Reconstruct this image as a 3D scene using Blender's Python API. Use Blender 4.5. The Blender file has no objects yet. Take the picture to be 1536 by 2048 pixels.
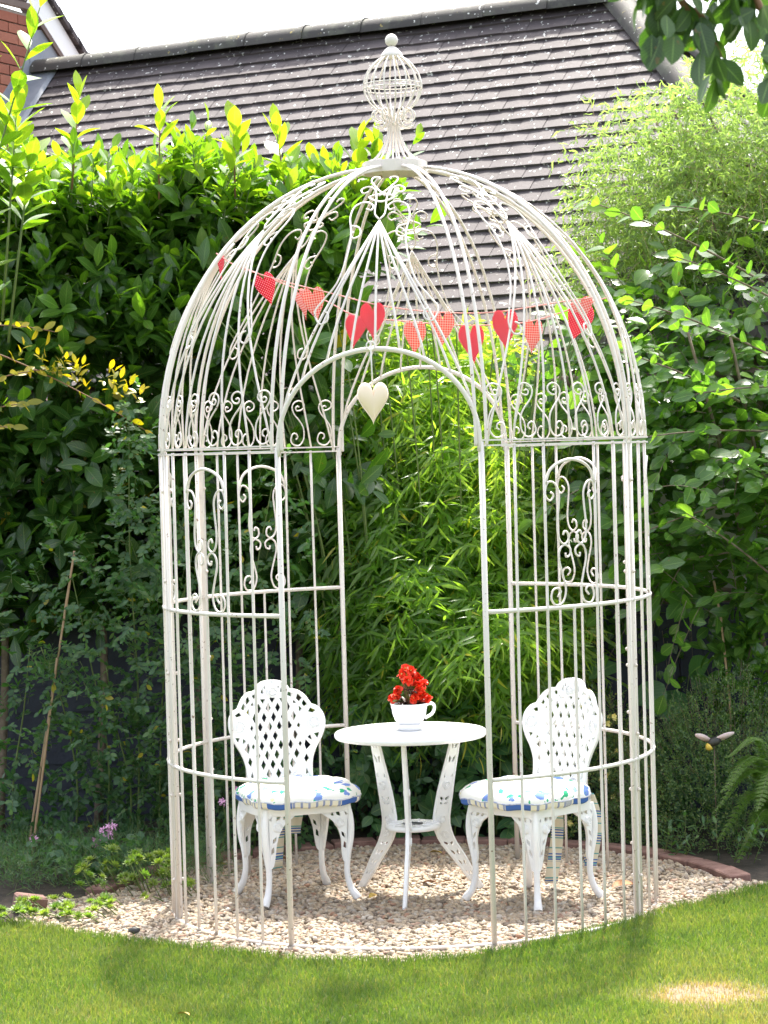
import bpy, math, random
import numpy as np
from math import sin, cos, pi, radians, sqrt
from mathutils import Matrix, Vector

# ------------------------------------------------------------------ camera, world, sun, exposure
S = bpy.context.scene
col = S.collection
rnd = random.Random(7)
rng = np.random.default_rng(11)

cam_d = bpy.data.cameras.new('camera')
cam = bpy.data.objects.new('camera', cam_d)
col.objects.link(cam)
yaw, pit, roll = -.0088, .0239, -.0276
Fv = Vector((sin(yaw)*cos(pit), cos(yaw)*cos(pit), -sin(pit)))
R0 = Vector((cos(yaw), -sin(yaw), 0)); U0 = R0.cross(Fv)
Rv = cos(roll)*R0 + sin(roll)*U0; Uv = -sin(roll)*R0 + cos(roll)*U0
M = Matrix((Rv, Uv, -Fv)).transposed().to_4x4()
M.translation = Vector((0, -9.53, 1.8356))
cam.matrix_world = M
cam_d.sensor_fit = 'VERTICAL'; cam_d.sensor_height = 24
cam_d.lens = 4613/2048*24
cam_d.clip_start = .1; cam_d.clip_end = 300
cam_d.dof.use_dof = True; cam_d.dof.focus_distance = 9.4; cam_d.dof.aperture_fstop = 7.0
S.camera = cam
S.render.resolution_x = 768; S.render.resolution_y = 1024

SUN_EL, SUN_AZ = radians(61), radians(8)          # azimuth measured from +Y towards +X
sd = Vector((sin(SUN_AZ)*cos(SUN_EL), cos(SUN_AZ)*cos(SUN_EL), sin(SUN_EL)))
W = bpy.data.worlds.new('World'); S.world = W; W.use_nodes = True
nt = W.node_tree; nt.nodes.clear()
o = nt.nodes.new('ShaderNodeOutputWorld'); b = nt.nodes.new('ShaderNodeBackground')
sk = nt.nodes.new('ShaderNodeTexSky'); sk.sky_type = 'NISHITA'; sk.sun_disc = False
sk.sun_elevation = SUN_EL; sk.sun_rotation = SUN_AZ
sk.air_density = 1.0; sk.dust_density = 4.0; sk.ozone_density = 1.0
hs = nt.nodes.new('ShaderNodeHueSaturation'); hs.inputs['Saturation'].default_value = .45
nt.links.new(sk.outputs[0], hs.inputs['Color'])
nt.links.new(hs.outputs[0], b.inputs[0]); b.inputs[1].default_value = .15
nt.links.new(b.outputs[0], o.inputs[0])
sl = bpy.data.lights.new('sun', 'SUN'); sl.energy = 2.9; sl.angle = radians(2.0); sl.color = (1, .95, .86)
so = bpy.data.objects.new('sun', sl); col.objects.link(so)
so.rotation_euler = (-sd).to_track_quat('-Z', 'Y').to_euler(); so.location = (4, 8, 12)
S.view_settings.view_transform = 'Standard'; S.view_settings.look = 'None'
S.view_settings.exposure = 2.0; S.view_settings.gamma = 1
S.view_settings.use_curve_mapping = False

# ------------------------------------------------------------------ materials
def rgb(h, s=1.0):
    return (h[0], h[1], h[2], 1)

def newmat(name):
    m = bpy.data.materials.new(name); m.use_nodes = True
    n = m.node_tree.nodes; l = m.node_tree.links
    return m, n, l, n['Principled BSDF']

def ramp(n, stops):
    r = n.new('ShaderNodeValToRGB'); e = r.color_ramp.elements
    while len(e) > 1: e.remove(e[-1])
    e[0].position = stops[0][0]; e[0].color = rgb(stops[0][1])
    for p, c in stops[1:]:
        k = e.new(p); k.color = rgb(c)
    return r

def noise(n, l, scale, detail=4, vec=None, rough=.55):
    t = n.new('ShaderNodeTexNoise'); t.inputs['Scale'].default_value = scale
    t.inputs['Detail'].default_value = detail; t.inputs['Roughness'].default_value = rough
    if vec is not None: l.new(vec, t.inputs['Vector'])
    return t

def math_(n, l, op, a, b=None, clamp=False):
    m = n.new('ShaderNodeMath'); m.operation = op; m.use_clamp = clamp
    for i, x in enumerate((a, b)):
        if x is None: continue
        if isinstance(x, (int, float)): m.inputs[i].default_value = x
        else: l.new(x, m.inputs[i])
    return m.outputs[0]

def mixc(n, l, fac, a, b):
    m = n.new('ShaderNodeMix'); m.data_type = 'RGBA'
    for sock, x in ((m.inputs[0], fac), (m.inputs[6], a), (m.inputs[7], b)):
        if isinstance(x, (int, float)): sock.default_value = x
        elif isinstance(x, tuple): sock.default_value = rgb(x)
        else: l.new(x, sock)
    return m.outputs[2]

def pos(n): return n.new('ShaderNodeNewGeometry').outputs['Position']
def objc(n): return n.new('ShaderNodeTexCoord').outputs['Object']

def bump(n, l, bs, h, strength=.3, dist=.01):
    b = n.new('ShaderNodeBump'); b.inputs['Strength'].default_value = strength
    b.inputs['Distance'].default_value = dist
    l.new(h, b.inputs['Height']); l.new(b.outputs[0], bs.inputs['Normal'])

def simple(name, c1, c2, scale=8, rough=.6, bmp=0, bscale=40, spec=.5, metallic=0, coord=pos):
    m, n, l, bs = newmat(name)
    v = coord(n)
    t = noise(n, l, scale, 5, v)
    r = ramp(n, [(.3, c1), (.7, c2)]); l.new(t.outputs[0], r.inputs[0])
    l.new(r.outputs[0], bs.inputs['Base Color'])
    bs.inputs['Roughness'].default_value = rough; bs.inputs['Metallic'].default_value = metallic
    bs.inputs['Specular IOR Level'].default_value = spec
    if bmp:
        t2 = noise(n, l, bscale, 4, v); bump(n, l, bs, t2.outputs[0], bmp, .01)
    return m

def painted(name, base, grime, rust, rough=.4, amount=.62):
    m, n, l, bs = newmat(name); v = pos(n)
    t = noise(n, l, 5, 5, v); c = mixc(n, l, math_(n, l, 'MULTIPLY', t.outputs[0], .8), base, grime)
    t2 = noise(n, l, 55, 4, v, .65)
    r = ramp(n, [(amount, (0, 0, 0)), (amount+.06, (1, 1, 1))]); l.new(t2.outputs[0], r.inputs[0])
    c = mixc(n, l, r.outputs[0], c, rust)
    sz = n.new('ShaderNodeSeparateXYZ'); l.new(v, sz.inputs[0])
    mr = n.new('ShaderNodeMapRange'); mr.inputs[1].default_value = .0; mr.inputs[2].default_value = .16; mr.inputs[3].default_value = .55; mr.inputs[4].default_value = 0
    l.new(sz.outputs[2], mr.inputs[0])
    td = noise(n, l, 24, 4, v); c = mixc(n, l, math_(n, l, 'MULTIPLY', mr.outputs[0], td.outputs[0]), c, (.30, .24, .17))
    l.new(c, bs.inputs['Base Color']); bs.inputs['Roughness'].default_value = rough
    t3 = noise(n, l, 90, 3, v); bump(n, l, bs, t3.outputs[0], .25, .002)
    return m

MAT = {}
MAT['gazebo'] = painted('cream paint on iron', (.79, .745, .695), (.64, .57, .52), (.24, .15, .10), .45, .635)
MAT['cast'] = painted('white paint on cast metal', (.88, .88, .88), (.80, .80, .79), (.6, .58, .54), .32, .72)
MAT['china'] = painted('glazed white pot', (.86, .86, .87), (.80, .80, .81), (.5, .5, .48), .25, .78)
MAT['creamheart'] = simple('cream enamel', (.86, .69, .52), (.90, .74, .58), 3, .3)
MAT['string'] = simple('white ribbon', (.8, .76, .7), (.85, .82, .78), 30, .8)
MAT['redstring'] = simple('red and white cord', (.75, .2, .18), (.85, .55, .5), 120, .8)

def tintval(n, l):
    a = n.new('ShaderNodeAttribute'); a.attribute_name = 'lp'
    sp = n.new('ShaderNodeSeparateXYZ'); l.new(a.outputs['Vector'], sp.inputs[0])
    oi = n.new('ShaderNodeObjectInfo'); sc = n.new('ShaderNodeSeparateColor'); l.new(oi.outputs['Color'], sc.inputs[0])
    return sp.outputs[0], sp.outputs[1], math_(n, l, 'ADD', sp.outputs[2], sc.outputs[0])

def leafmat(name, stops, rough=.35, trans=.45, tcol=(.35, .55, .06), vein=.5, spec=.5, tr_mul=1.5):
    m, n, l, bs = newmat(name)
    ax, al, tv = tintval(n, l)
    r = ramp(n, stops); l.new(tv, r.inputs[0])
    t = noise(n, l, 30, 3, pos(n))
    c = mixc(n, l, math_(n, l, 'MULTIPLY', t.outputs[0], .35), r.outputs[0], (.02, .05, .01))
    tsp = noise(n, l, 55, 2, pos(n)); rs = ramp(n, [(.70, (0, 0, 0)), (.73, (1, 1, 1))]); l.new(tsp.outputs[0], rs.inputs[0])
    c = mixc(n, l, math_(n, l, 'MULTIPLY', rs.outputs[0], .8), c, (.16, .10, .035))
    if vein:
        v = math_(n, l, 'LESS_THAN', math_(n, l, 'ABSOLUTE', ax), .07)
        # side veins run obliquely off the midrib
        w = n.new('ShaderNodeMath'); w.operation = 'SINE'
        l.new(math_(n, l, 'ADD', math_(n, l, 'MULTIPLY', al, 62.0), math_(n, l, 'MULTIPLY', math_(n, l, 'ABSOLUTE', ax), -14.0)), w.inputs[0])
        sv = math_(n, l, 'MULTIPLY', math_(n, l, 'GREATER_THAN', w.outputs[0], .86), .35)
        v = math_(n, l, 'MULTIPLY', math_(n, l, 'MAXIMUM', v, sv), vein)
        c = mixc(n, l, v, c, (.22, .33, .10))
    l.new(c, bs.inputs['Base Color']); bs.inputs['Roughness'].default_value = rough
    bs.inputs['Specular IOR Level'].default_value = spec
    tb = n.new('ShaderNodeBsdfTranslucent')
    hm = n.new('ShaderNodeMix'); hm.data_type = 'RGBA'; hm.blend_type = 'MULTIPLY'; hm.inputs[0].default_value = 1
    l.new(c, hm.inputs[6]); hm.inputs[7].default_value = (tcol[0]*tr_mul*3, tcol[1]*tr_mul*3, tcol[2]*tr_mul*3, 1)
    l.new(hm.outputs[2], tb.inputs['Color'])
    mx = n.new('ShaderNodeMixShader'); mx.inputs[0].default_value = trans
    l.new(bs.outputs[0], mx.inputs[1]); l.new(tb.outputs[0], mx.inputs[2])
    l.new(mx.outputs[0], n['Material Output'].inputs['Surface'])
    return m

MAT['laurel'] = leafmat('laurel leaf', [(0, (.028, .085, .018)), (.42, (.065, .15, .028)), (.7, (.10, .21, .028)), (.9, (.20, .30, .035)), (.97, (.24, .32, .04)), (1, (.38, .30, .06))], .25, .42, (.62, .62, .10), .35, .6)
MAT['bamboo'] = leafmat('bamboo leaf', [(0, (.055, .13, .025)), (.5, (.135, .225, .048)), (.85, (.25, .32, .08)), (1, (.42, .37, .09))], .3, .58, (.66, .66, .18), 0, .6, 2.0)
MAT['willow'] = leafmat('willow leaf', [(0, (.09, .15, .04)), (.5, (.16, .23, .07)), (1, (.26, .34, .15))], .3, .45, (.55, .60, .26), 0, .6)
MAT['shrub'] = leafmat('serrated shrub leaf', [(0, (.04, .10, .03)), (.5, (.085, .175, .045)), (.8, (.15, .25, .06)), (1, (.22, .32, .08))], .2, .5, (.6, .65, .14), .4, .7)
MAT['rose'] = leafmat('rose leaf', [(0, (.035, .09, .045)), (.6, (.07, .15, .07)), (.93, (.13, .21, .06)), (1, (.42, .33, .03))], .4, .35, (.4, .55, .1), .3)
MAT['gold'] = leafmat('yellow leaf', [(0, (.10, .16, .02)), (.35, (.30, .29, .03)), (1, (.48, .38, .03))], .35, .4, (.5, .45, .05), .2)
MAT['tiny'] = leafmat('small shrub leaf', [(0, (.06, .12, .05)), (.7, (.13, .21, .08)), (1, (.34, .34, .11))], .4, .4, (.6, .62, .2), 0)
MAT['big'] = leafmat('broad ground leaf', [(0, (.045, .12, .05)), (1, (.10, .20, .08))], .4, .35, (.4, .55, .12), .5)
MAT['fern'] = leafmat('fern leaflet', [(0, (.06, .13, .02)), (1, (.16, .26, .04))], .45, .45, (.5, .6, .1), 0)
MAT['plum'] = leafmat('plum leaf', [(0, (.035, .07, .028)), (.6, (.06, .11, .035)), (1, (.11, .18, .04))], .45, .22, (.4, .55, .1), .5)
MAT['sedum'] = leafmat('sedum leaf', [(0, (.14, .24, .05)), (1, (.36, .40, .10))], .4, .3, (.4, .5, .1), 0)
MAT['grass'] = leafmat('grass blade', [(0, (.055, .13, .028)), (.35, (.11, .20, .045)), (.62, (.19, .25, .08)), (.8, (.26, .26, .12)), (1, (.34, .275, .165))], .5, .35, (.60, .52, .18), 0, .3, 1.35)
MAT['bark'] = simple('grey brown bark', (.10, .075, .05), (.22, .17, .12), 30, .9, .6, 60)
MAT['greenstem'] = simple('green stem', (.08, .14, .03), (.16, .20, .06), 30, .6)
MAT['redstem'] = simple('reddish stem', (.16, .08, .04), (.25, .13, .07), 30, .7)
MAT['cane'] = simple('bamboo cane', (.30, .19, .10), (.42, .29, .18), 20, .6)
MAT['petalred'] = simple('red petal', (.80, .03, .01), (.90, .07, .02), 60, .5)
MAT['petalpink'] = simple('pink petal', (.6, .28, .5), (.75, .42, .62), 60, .6)
MAT['petalyellow'] = simple('yellow petal', (.75, .6, .12), (.85, .75, .3), 60, .6)
MAT['darkleaf'] = simple('bronze leaf', (.04, .02, .02), (.09, .05, .04), 40, .25)
MAT['deadleaf'] = simple('dead leaf', (.24, .09, .03), (.42, .20, .08), 40, .7)
MAT['yellowdead'] = simple('yellowing dead leaf', (.45, .24, .05), (.55, .42, .10), 40, .7)
MAT['navy'] = simple('navy painted timber', (.008, .012, .024), (.018, .024, .042), 14, .6, .4, 50)
MAT['lead'] = simple('weathered lead', (.17, .19, .22), (.27, .29, .33), 5, .55, .2, 10)
MAT['pvc'] = simple('white bargeboard', (.80, .80, .80), (.84, .84, .84), 5, .35)
MAT['browntrim'] = simple('brown trim', (.10, .06, .045), (.16, .10, .08), 12, .6)
MAT['render'] = simple('pale render', (.42, .40, .36), (.5, .47, .43), 12, .9)
MAT['mortar'] = simple('mortar', (.34, .30, .26), (.44, .40, .35), 20, .95, .5, 90)
MAT['edging'] = simple('terracotta edging', (.15, .075, .06), (.26, .15, .12), 18, .85, .5, 80)
MAT['beewing'] = simple('pale pink wing', (.75, .55, .55), (.85, .68, .68), 20, .4)
MAT['beebody'] = simple('black and yellow ornament body', (.02, .02, .02), (.05, .045, .03), 20, .5)
MAT['beeyellow'] = simple('yellow ornament paint', (.6, .42, .05), (.7, .5, .08), 20, .5)
MAT['bolt'] = painted('painted bolt', (.78, .72, .66), (.6, .5, .45), (.2, .12, .08), .4, .6)

def brickmat():
    m, n, l, bs = newmat('red brick')
    oi = n.new('ShaderNodeObjectInfo')
    r = ramp(n, [(0, (.26, .075, .045)), (.5, (.36, .11, .06)), (1, (.46, .17, .10))]); l.new(oi.outputs['Random'], r.inputs[0])
    t = noise(n, l, 40, 5, pos(n)); c = mixc(n, l, math_(n, l, 'MULTIPLY', t.outputs[0], .5), r.outputs[0], (.22, .10, .08))
    l.new(c, bs.inputs['Base Color']); bs.inputs['Roughness'].default_value = .9
    bump(n, l, bs, t.outputs[0], .5, .006)
    return m
MAT['brick'] = brickmat()

def tilemat(name, basea, baseb, lichen=.62, mossy=0):
    m, n, l, bs = newmat(name); v = pos(n)
    oi = n.new('ShaderNodeObjectInfo')
    a = n.new('ShaderNodeAttribute'); a.attribute_name = 'lp'
    sp = n.new('ShaderNodeSeparateXYZ'); l.new(a.outputs['Vector'], sp.inputs[0])
    rv = math_(n, l, 'FRACT', math_(n, l, 'ADD', oi.outputs['Random'], sp.outputs[2]))
    c = mixc(n, l, rv, basea, baseb)
    t = noise(n, l, 2.2, 6, v, .65); c = mixc(n, l, math_(n, l, 'MULTIPLY', t.outputs[0], .5), c, (.06, .05, .05))
    t2 = noise(n, l, 34, 2, v, .5)
    r = ramp(n, [(lichen, (0, 0, 0)), (lichen+.035, (1, 1, 1))]); l.new(t2.outputs[0], r.inputs[0])
    c = mixc(n, l, r.outputs[0], c, (.62, .62, .57))
    t3 = noise(n, l, 7, 4, v, .6)
    r3 = ramp(n, [(.62-mossy, (0, 0, 0)), (.75-mossy, (1, 1, 1))]); l.new(t3.outputs[0], r3.inputs[0])
    c = mixc(n, l, math_(n, l, 'MULTIPLY', r3.outputs[0], .6), c, (.11, .115, .085) if mossy else (.13, .10, .10))
    if mossy:
        t4 = noise(n, l, 12, 3, v); r4 = ramp(n, [(.66, (0, 0, 0)), (.70, (1, 1, 1))]); l.new(t4.outputs[0], r4.inputs[0])
        c = mixc(n, l, r4.outputs[0], c, (.38, .30, .10))
    l.new(c, bs.inputs['Base Color']); bs.inputs['Roughness'].default_value = .7; bs.inputs['Specular IOR Level'].default_value = .35
    t5 = noise(n, l, 160, 3, v); bump(n, l, bs, t5.outputs[0], .5, .004)
    return m
MAT['tile'] = tilemat('roof tile', (.070, .057, .059), (.106, .087, .089), .66)
MAT['ridge'] = tilemat('mossy ridge tile', (.035, .035, .030), (.085, .078, .068), .68, .14)

def gravelmat():
    m, n, l, bs = newmat('gravel stone')
    ax, al, tv = tintval(n, l)
    r = ramp(n, [(0, (.11, .08, .06)), (.12, (.22, .165, .115)), (.3, (.33, .255, .17)), (.5, (.38, .28, .175)), (.66, (.40, .34, .26)),
                 (.8, (.28, .24, .20)), (.9, (.50, .44, .36)), (.96, (.32, .15, .08)), (1, (.2, .12, .09))])
    l.new(tv, r.inputs[0])
    t = noise(n, l, 90, 4, pos(n)); c = mixc(n, l, math_(n, l, 'MULTIPLY', t.outputs[0], .45), r.outputs[0], (.30, .24, .17))
    l.new(c, bs.inputs['Base Color']); bs.inputs['Roughness'].default_value = .65
    bump(n, l, bs, t.outputs[0], .4, .003)
    return m
MAT['gravel'] = gravelmat()
MAT['gravelbase'] = simple('sandy grit between stones', (.14, .11, .08), (.30, .24, .17), 60, .95, .6, 90)
MAT['soil'] = simple('dark garden soil', (.02, .015, .01), (.06, .045, .03), 20, 1, .8, 60)

def turfmat():
    m, n, l, bs = newmat('turf'); v = pos(n)
    t = noise(n, l, 3, 5, v, .6)
    r = ramp(n, [(.35, (.045, .085, .012)), (.55, (.09, .13, .025)), (.72, (.25, .20, .10))]); l.new(t.outputs[0], r.inputs[0])
    t2 = noise(n, l, 80, 4, v); c = mixc(n, l, math_(n, l, 'MULTIPLY', t2.outputs[0], .6), r.outputs[0], (.05, .07, .015))
    vd = n.new('ShaderNodeVectorMath'); vd.operation = 'DISTANCE'; l.new(v, vd.inputs[0]); vd.inputs[1].default_value = (.98, -1.80, 0)
    t5 = noise(n, l, 9, 4, v); dd_ = math_(n, l, 'ADD', vd.outputs['Value'], math_(n, l, 'MULTIPLY', t5.outputs[0], .22))
    rb = ramp(n, [(.27, (1, 1, 1)), (.36, (0, 0, 0))]); l.new(dd_, rb.inputs[0])     # the worn bare patch
    c = mixc(n, l, rb.outputs[0], c, mixc(n, l, t2.outputs[0], (.15, .11, .065), (.27, .205, .13)))
    l.new(c, bs.inputs['Base Color']); bs.inputs['Roughness'].default_value = 1
    bump(n, l, bs, t2.outputs[0], .6, .02)
    return m
MAT['turf'] = turfmat()

def clothmat(kind):
    m, n, l, bs = newmat('red dotted cloth' if kind == 'dot' else 'pink gingham cloth')
    v = objc(n); sp = n.new('ShaderNodeSeparateXYZ'); l.new(v, sp.inputs[0])
    if kind == 'dot':
        k = .012
        def cell(s, off):
            f = math_(n, l, 'FRACT', math_(n, l, 'ADD', math_(n, l, 'MULTIPLY', s, 1/k), off))
            return math_(n, l, 'SUBTRACT', f, .5)
        def dots(off):
            x = cell(sp.outputs[0], off); z = cell(sp.outputs[2], off)
            d = math_(n, l, 'ADD', math_(n, l, 'MULTIPLY', x, x), math_(n, l, 'MULTIPLY', z, z))
            return math_(n, l, 'LESS_THAN', d, .022)
        f = math_(n, l, 'MAXIMUM', dots(0), dots(.5))
        c = mixc(n, l, f, (.78, .035, .08), (.92, .75, .75))
    else:
        k = .010
        def st(s):
            return math_(n, l, 'GREATER_THAN', math_(n, l, 'FRACT', math_(n, l, 'MULTIPLY', s, 1/k)), .5)
        f = math_(n, l, 'MULTIPLY', math_(n, l, 'ADD', st(sp.outputs[0]), st(sp.outputs[2])), .5)
        c = mixc(n, l, f, (.88, .62, .55), (.80, .10, .08))
    l.new(c, bs.inputs['Base Color']); bs.inputs['Roughness'].default_value = .85
    bs.inputs['Specular IOR Level'].default_value = .1
    tb = n.new('ShaderNodeBsdfTranslucent'); l.new(c, tb.inputs['Color'])
    mx = n.new('ShaderNodeMixShader'); mx.inputs[0].default_value = .35
    l.new(bs.outputs[0], mx.inputs[1]); l.new(tb.outputs[0], mx.inputs[2])
    l.new(mx.outputs[0], n['Material Output'].inputs['Surface'])
    return m
MAT['dot'] = clothmat('dot'); MAT['gingham'] = clothmat('gingham')

def cushionmat():
    m, n, l, bs = newmat('floral cushion fabric')
    a = n.new('ShaderNodeAttribute'); a.attribute_name = 'lp'
    sp = n.new('ShaderNodeSeparateXYZ'); l.new(a.outputs['Vector'], sp.inputs[0])
    v = objc(n)
    nz = noise(n, l, 30, 3, v)
    vv = n.new('ShaderNodeVectorMath'); vv.operation = 'SCALE'; l.new(nz.outputs[1], vv.inputs[0]); vv.inputs[3].default_value = .05
    va = n.new('ShaderNodeVectorMath'); va.operation = 'ADD'; l.new(v, va.inputs[0]); l.new(vv.outputs[0], va.inputs[1])
    def blot(scale, th, off):
        ad = n.new('ShaderNodeVectorMath'); ad.operation = 'ADD'; l.new(va.outputs[0], ad.inputs[0]); ad.inputs[1].default_value = off
        t = n.new('ShaderNodeTexVoronoi'); t.inputs['Scale'].default_value = scale; l.new(ad.outputs[0], t.inputs['Vector'])
        return math_(n, l, 'LESS_THAN', t.outputs['Distance'], th)
    g1 = noise(n, l, 9, 1, v); patch = math_(n, l, 'GREATER_THAN', g1.outputs[0], .50)
    rim = math_(n, l, 'GREATER_THAN', sp.outputs[0], .55)
    zone = math_(n, l, 'MULTIPLY', patch, rim)
    c = mixc(n, l, math_(n, l, 'MULTIPLY', blot(24, .36, (0, 0, 0)), zone), (.86, .84, .79), (.05, .42, .20))
    c = mixc(n, l, math_(n, l, 'MULTIPLY', blot(17, .33, (.3, .2, .1)), zone), c, (.18, .28, .62))
    c = mixc(n, l, math_(n, l, 'MULTIPLY', blot(15, .17, (.7, .1, .5)), zone), c, (.80, .72, .38))
    # striped boxing on the side
    side = math_(n, l, 'GREATER_THAN', sp.outputs[0], .985)
    w = n.new('ShaderNodeTexWave'); w.inputs['Scale'].default_value = 1
    ang = math_(n, l, 'MULTIPLY', sp.outputs[1], 1.0)
    s1 = math_(n, l, 'GREATER_THAN', math_(n, l, 'SINE', math_(n, l, 'MULTIPLY', ang, 5.0)), .55)
    s2 = math_(n, l, 'GREATER_THAN', math_(n, l, 'SINE', math_(n, l, 'MULTIPLY', ang, 47.0)), .55)
    st = math_(n, l, 'MAXIMUM', s1, math_(n, l, 'MULTIPLY', s2, .7))
    sc = mixc(n, l, st, (.84, .80, .66), (.07, .16, .48))
    c = mixc(n, l, side, c, sc)
    n.remove(w)
    l.new(c, bs.inputs['Base Color']); bs.inputs['Roughness'].default_value = .9
    bs.inputs['Specular IOR Level'].default_value = .15
    t9 = noise(n, l, 300, 2, v); bump(n, l, bs, t9.outputs[0], .2, .002)
    return m
MAT['cushion'] = cushionmat()

def tiemat():
    m, n, l, bs = newmat('striped tie fabric')
    v = objc(n); sp = n.new('ShaderNodeSeparateXYZ'); l.new(v, sp.inputs[0])
    z = sp.outputs[2]
    s1 = math_(n, l, 'GREATER_THAN', math_(n, l, 'SINE', math_(n, l, 'MULTIPLY', z, 62.0)), .35)
    s2 = math_(n, l, 'GREATER_THAN', math_(n, l, 'SINE', math_(n, l, 'MULTIPLY', z, 560.0)), .0)
    c = mixc(n, l, math_(n, l, 'MULTIPLY', s1, s2), (.66, .60, .46), (.05, .12, .36))
    s3 = math_(n, l, 'GREATER_THAN', math_(n, l, 'SINE', math_(n, l, 'MULTIPLY', z, 150.0)), .93)
    c = mixc(n, l, s3, c, (.12, .35, .33))
    l.new(c, bs.inputs['Base Color']); bs.inputs['Roughness'].default_value = .9
    return m
MAT['tie'] = tiemat()
MAT['piping'] = simple('piping', (.20, .26, .48), (.80, .78, .72), 45, .8)

# ------------------------------------------------------------------ object helpers
WL = {}
def tag(o, label, cat, group=None):
    o['label'] = label; o['category'] = cat
    if group: o['group'] = group
    return o

def thing(name, loc, label, cat, group=None, rz=0):
    o = bpy.data.objects.new(name, None); o.empty_display_size = .05; col.objects.link(o)
    o.location = loc; o.rotation_euler = (0, 0, rz); tag(o, label, cat, group)
    WL[o] = np.array(loc, float) if rz == 0 else np.zeros(3)   # rotated things hold local coordinates
    return o

def structure(o): o['kind'] = 'structure'; return o

def mesh(name, V, F, lp=None, smooth=True):
    """V (n,3); F list of tuples or (m,k) array"""
    me = bpy.data.meshes.new(name)
    V = np.asarray(V, np.float32)
    if isinstance(F, np.ndarray):
        k = F.shape[1]; m = len(F)
        me.vertices.add(len(V)); me.vertices.foreach_set('co', V.ravel())
        me.loops.add(m*k); me.loops.foreach_set('vertex_index', F.astype(np.int32).ravel())
        me.polygons.add(m); me.polygons.foreach_set('loop_start', np.arange(0, m*k, k, dtype=np.int32))
        me.update(calc_edges=True)
    else:
        me.from_pydata(V.tolist(), [], [tuple(int(i) for i in f) for f in F]); me.update()
    if lp is not None:
        a = me.attributes.new('lp', 'FLOAT_VECTOR', 'POINT'); a.data.foreach_set('vector', np.asarray(lp, np.float32).ravel())
    if smooth:
        me.polygons.foreach_set('use_smooth', np.ones(len(me.polygons), bool))
    return me

class MB:
    def __init__(s): s.V = []; s.F = []; s.n = 0
    def add(s, V, F):
        V = np.asarray(V, float); s.V.append(V)
        s.F += [tuple(i+s.n for i in f) for f in F]; s.n += len(V); return s
    def tube(s, path, r, k=6, cap=True, closed=False):
        P = np.asarray(path, float); n = len(P)
        if np.isscalar(r): r = np.full(n, r)
        if closed: T = np.roll(P, -1, 0)-np.roll(P, 1, 0)
        else: T = np.gradient(P, axis=0)
        T /= np.linalg.norm(T, axis=1)[:, None]+1e-12
        up = np.array([0, 0, 1.]) if abs(T[0][2]) < .9 else np.array([0, 1., 0])
        a = np.cross(T[0], up); a /= np.linalg.norm(a); V = []
        for i in range(n):
            a = a-T[i]*(a@T[i]); a /= np.linalg.norm(a)+1e-12; b = np.cross(T[i], a)
            for j in range(k):
                t = 2*pi*j/k; V.append(P[i]+r[i]*(cos(t)*a+sin(t)*b))
        F = []
        for i in range(n if closed else n-1):
            i2 = (i+1) % n
            for j in range(k): F.append((i*k+j, i*k+(j+1) % k, i2*k+(j+1) % k, i2*k+j))
        if cap and not closed:
            F.append(tuple(range(k))[::-1]); F.append(tuple((n-1)*k+j for j in range(k)))
        return s.add(V, F)
    def box(s, c, sz, M=None):
        V = np.array([[x, y, z] for x in (-.5, .5) for y in (-.5, .5) for z in (-.5, .5)])*np.array(sz)
        if M is not None: V = V@np.array(M).T
        V = V+np.array(c)
        return s.add(V, [(0, 1, 3, 2), (4, 6, 7, 5), (0, 4, 5, 1), (2, 3, 7, 6), (0, 2, 6, 4), (1, 5, 7, 3)])
    def lathe(s, prof, c=(0, 0, 0), k=24, caps=True):
        V = []; n = len(prof)
        for r, z in prof:
            for j in range(k): t = 2*pi*j/k; V.append((c[0]+r*cos(t), c[1]+r*sin(t), c[2]+z))
        F = [(i*k+j, i*k+(j+1) % k, (i+1)*k+(j+1) % k, (i+1)*k+j) for i in range(n-1) for j in range(k)]
        if caps: F.append(tuple(range(k))[::-1]); F.append(tuple((n-1)*k+j for j in range(k)))
        return s.add(V, F)
    def arr(s): return np.concatenate(s.V) if s.V else np.zeros((0, 3))

def build(name, mb, mat, parent=None, smooth=True, auto=None, lp=None, world=True):
    V = mb.arr()
    if parent is not None and world: V = V-WL[parent]
    me = mesh(name, V, mb.F, lp, smooth)
    me.materials.append(MAT[mat] if isinstance(mat, str) else mat)
    if auto: me.set_sharp_from_angle(angle=radians(auto))
    o = bpy.data.objects.new(name, me); col.objects.link(o)
    if parent is not None:
        o.parent = parent; WL[o] = WL[parent]
    else: WL[o] = np.zeros(3)
    return o

def catmull(P, m=6, closed=False):
    P = np.asarray(P, float)
    if closed: Q = np.vstack([P[-1], P, P[0], P[1]])
    else: Q = np.vstack([2*P[0]-P[1], P, 2*P[-1]-P[-2]])
    out = []
    for i in range(1, len(Q)-2):
        for j in range(m):
            t = j/m
            out.append(.5*(2*Q[i]+(Q[i+1]-Q[i-1])*t+(2*Q[i-1]-5*Q[i]+4*Q[i+1]-Q[i+2])*t*t+(3*Q[i]-Q[i-1]-3*Q[i+1]+Q[i+2])*t**3))
    if not closed: out.append(Q[-2])
    return np.array(out)

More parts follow.
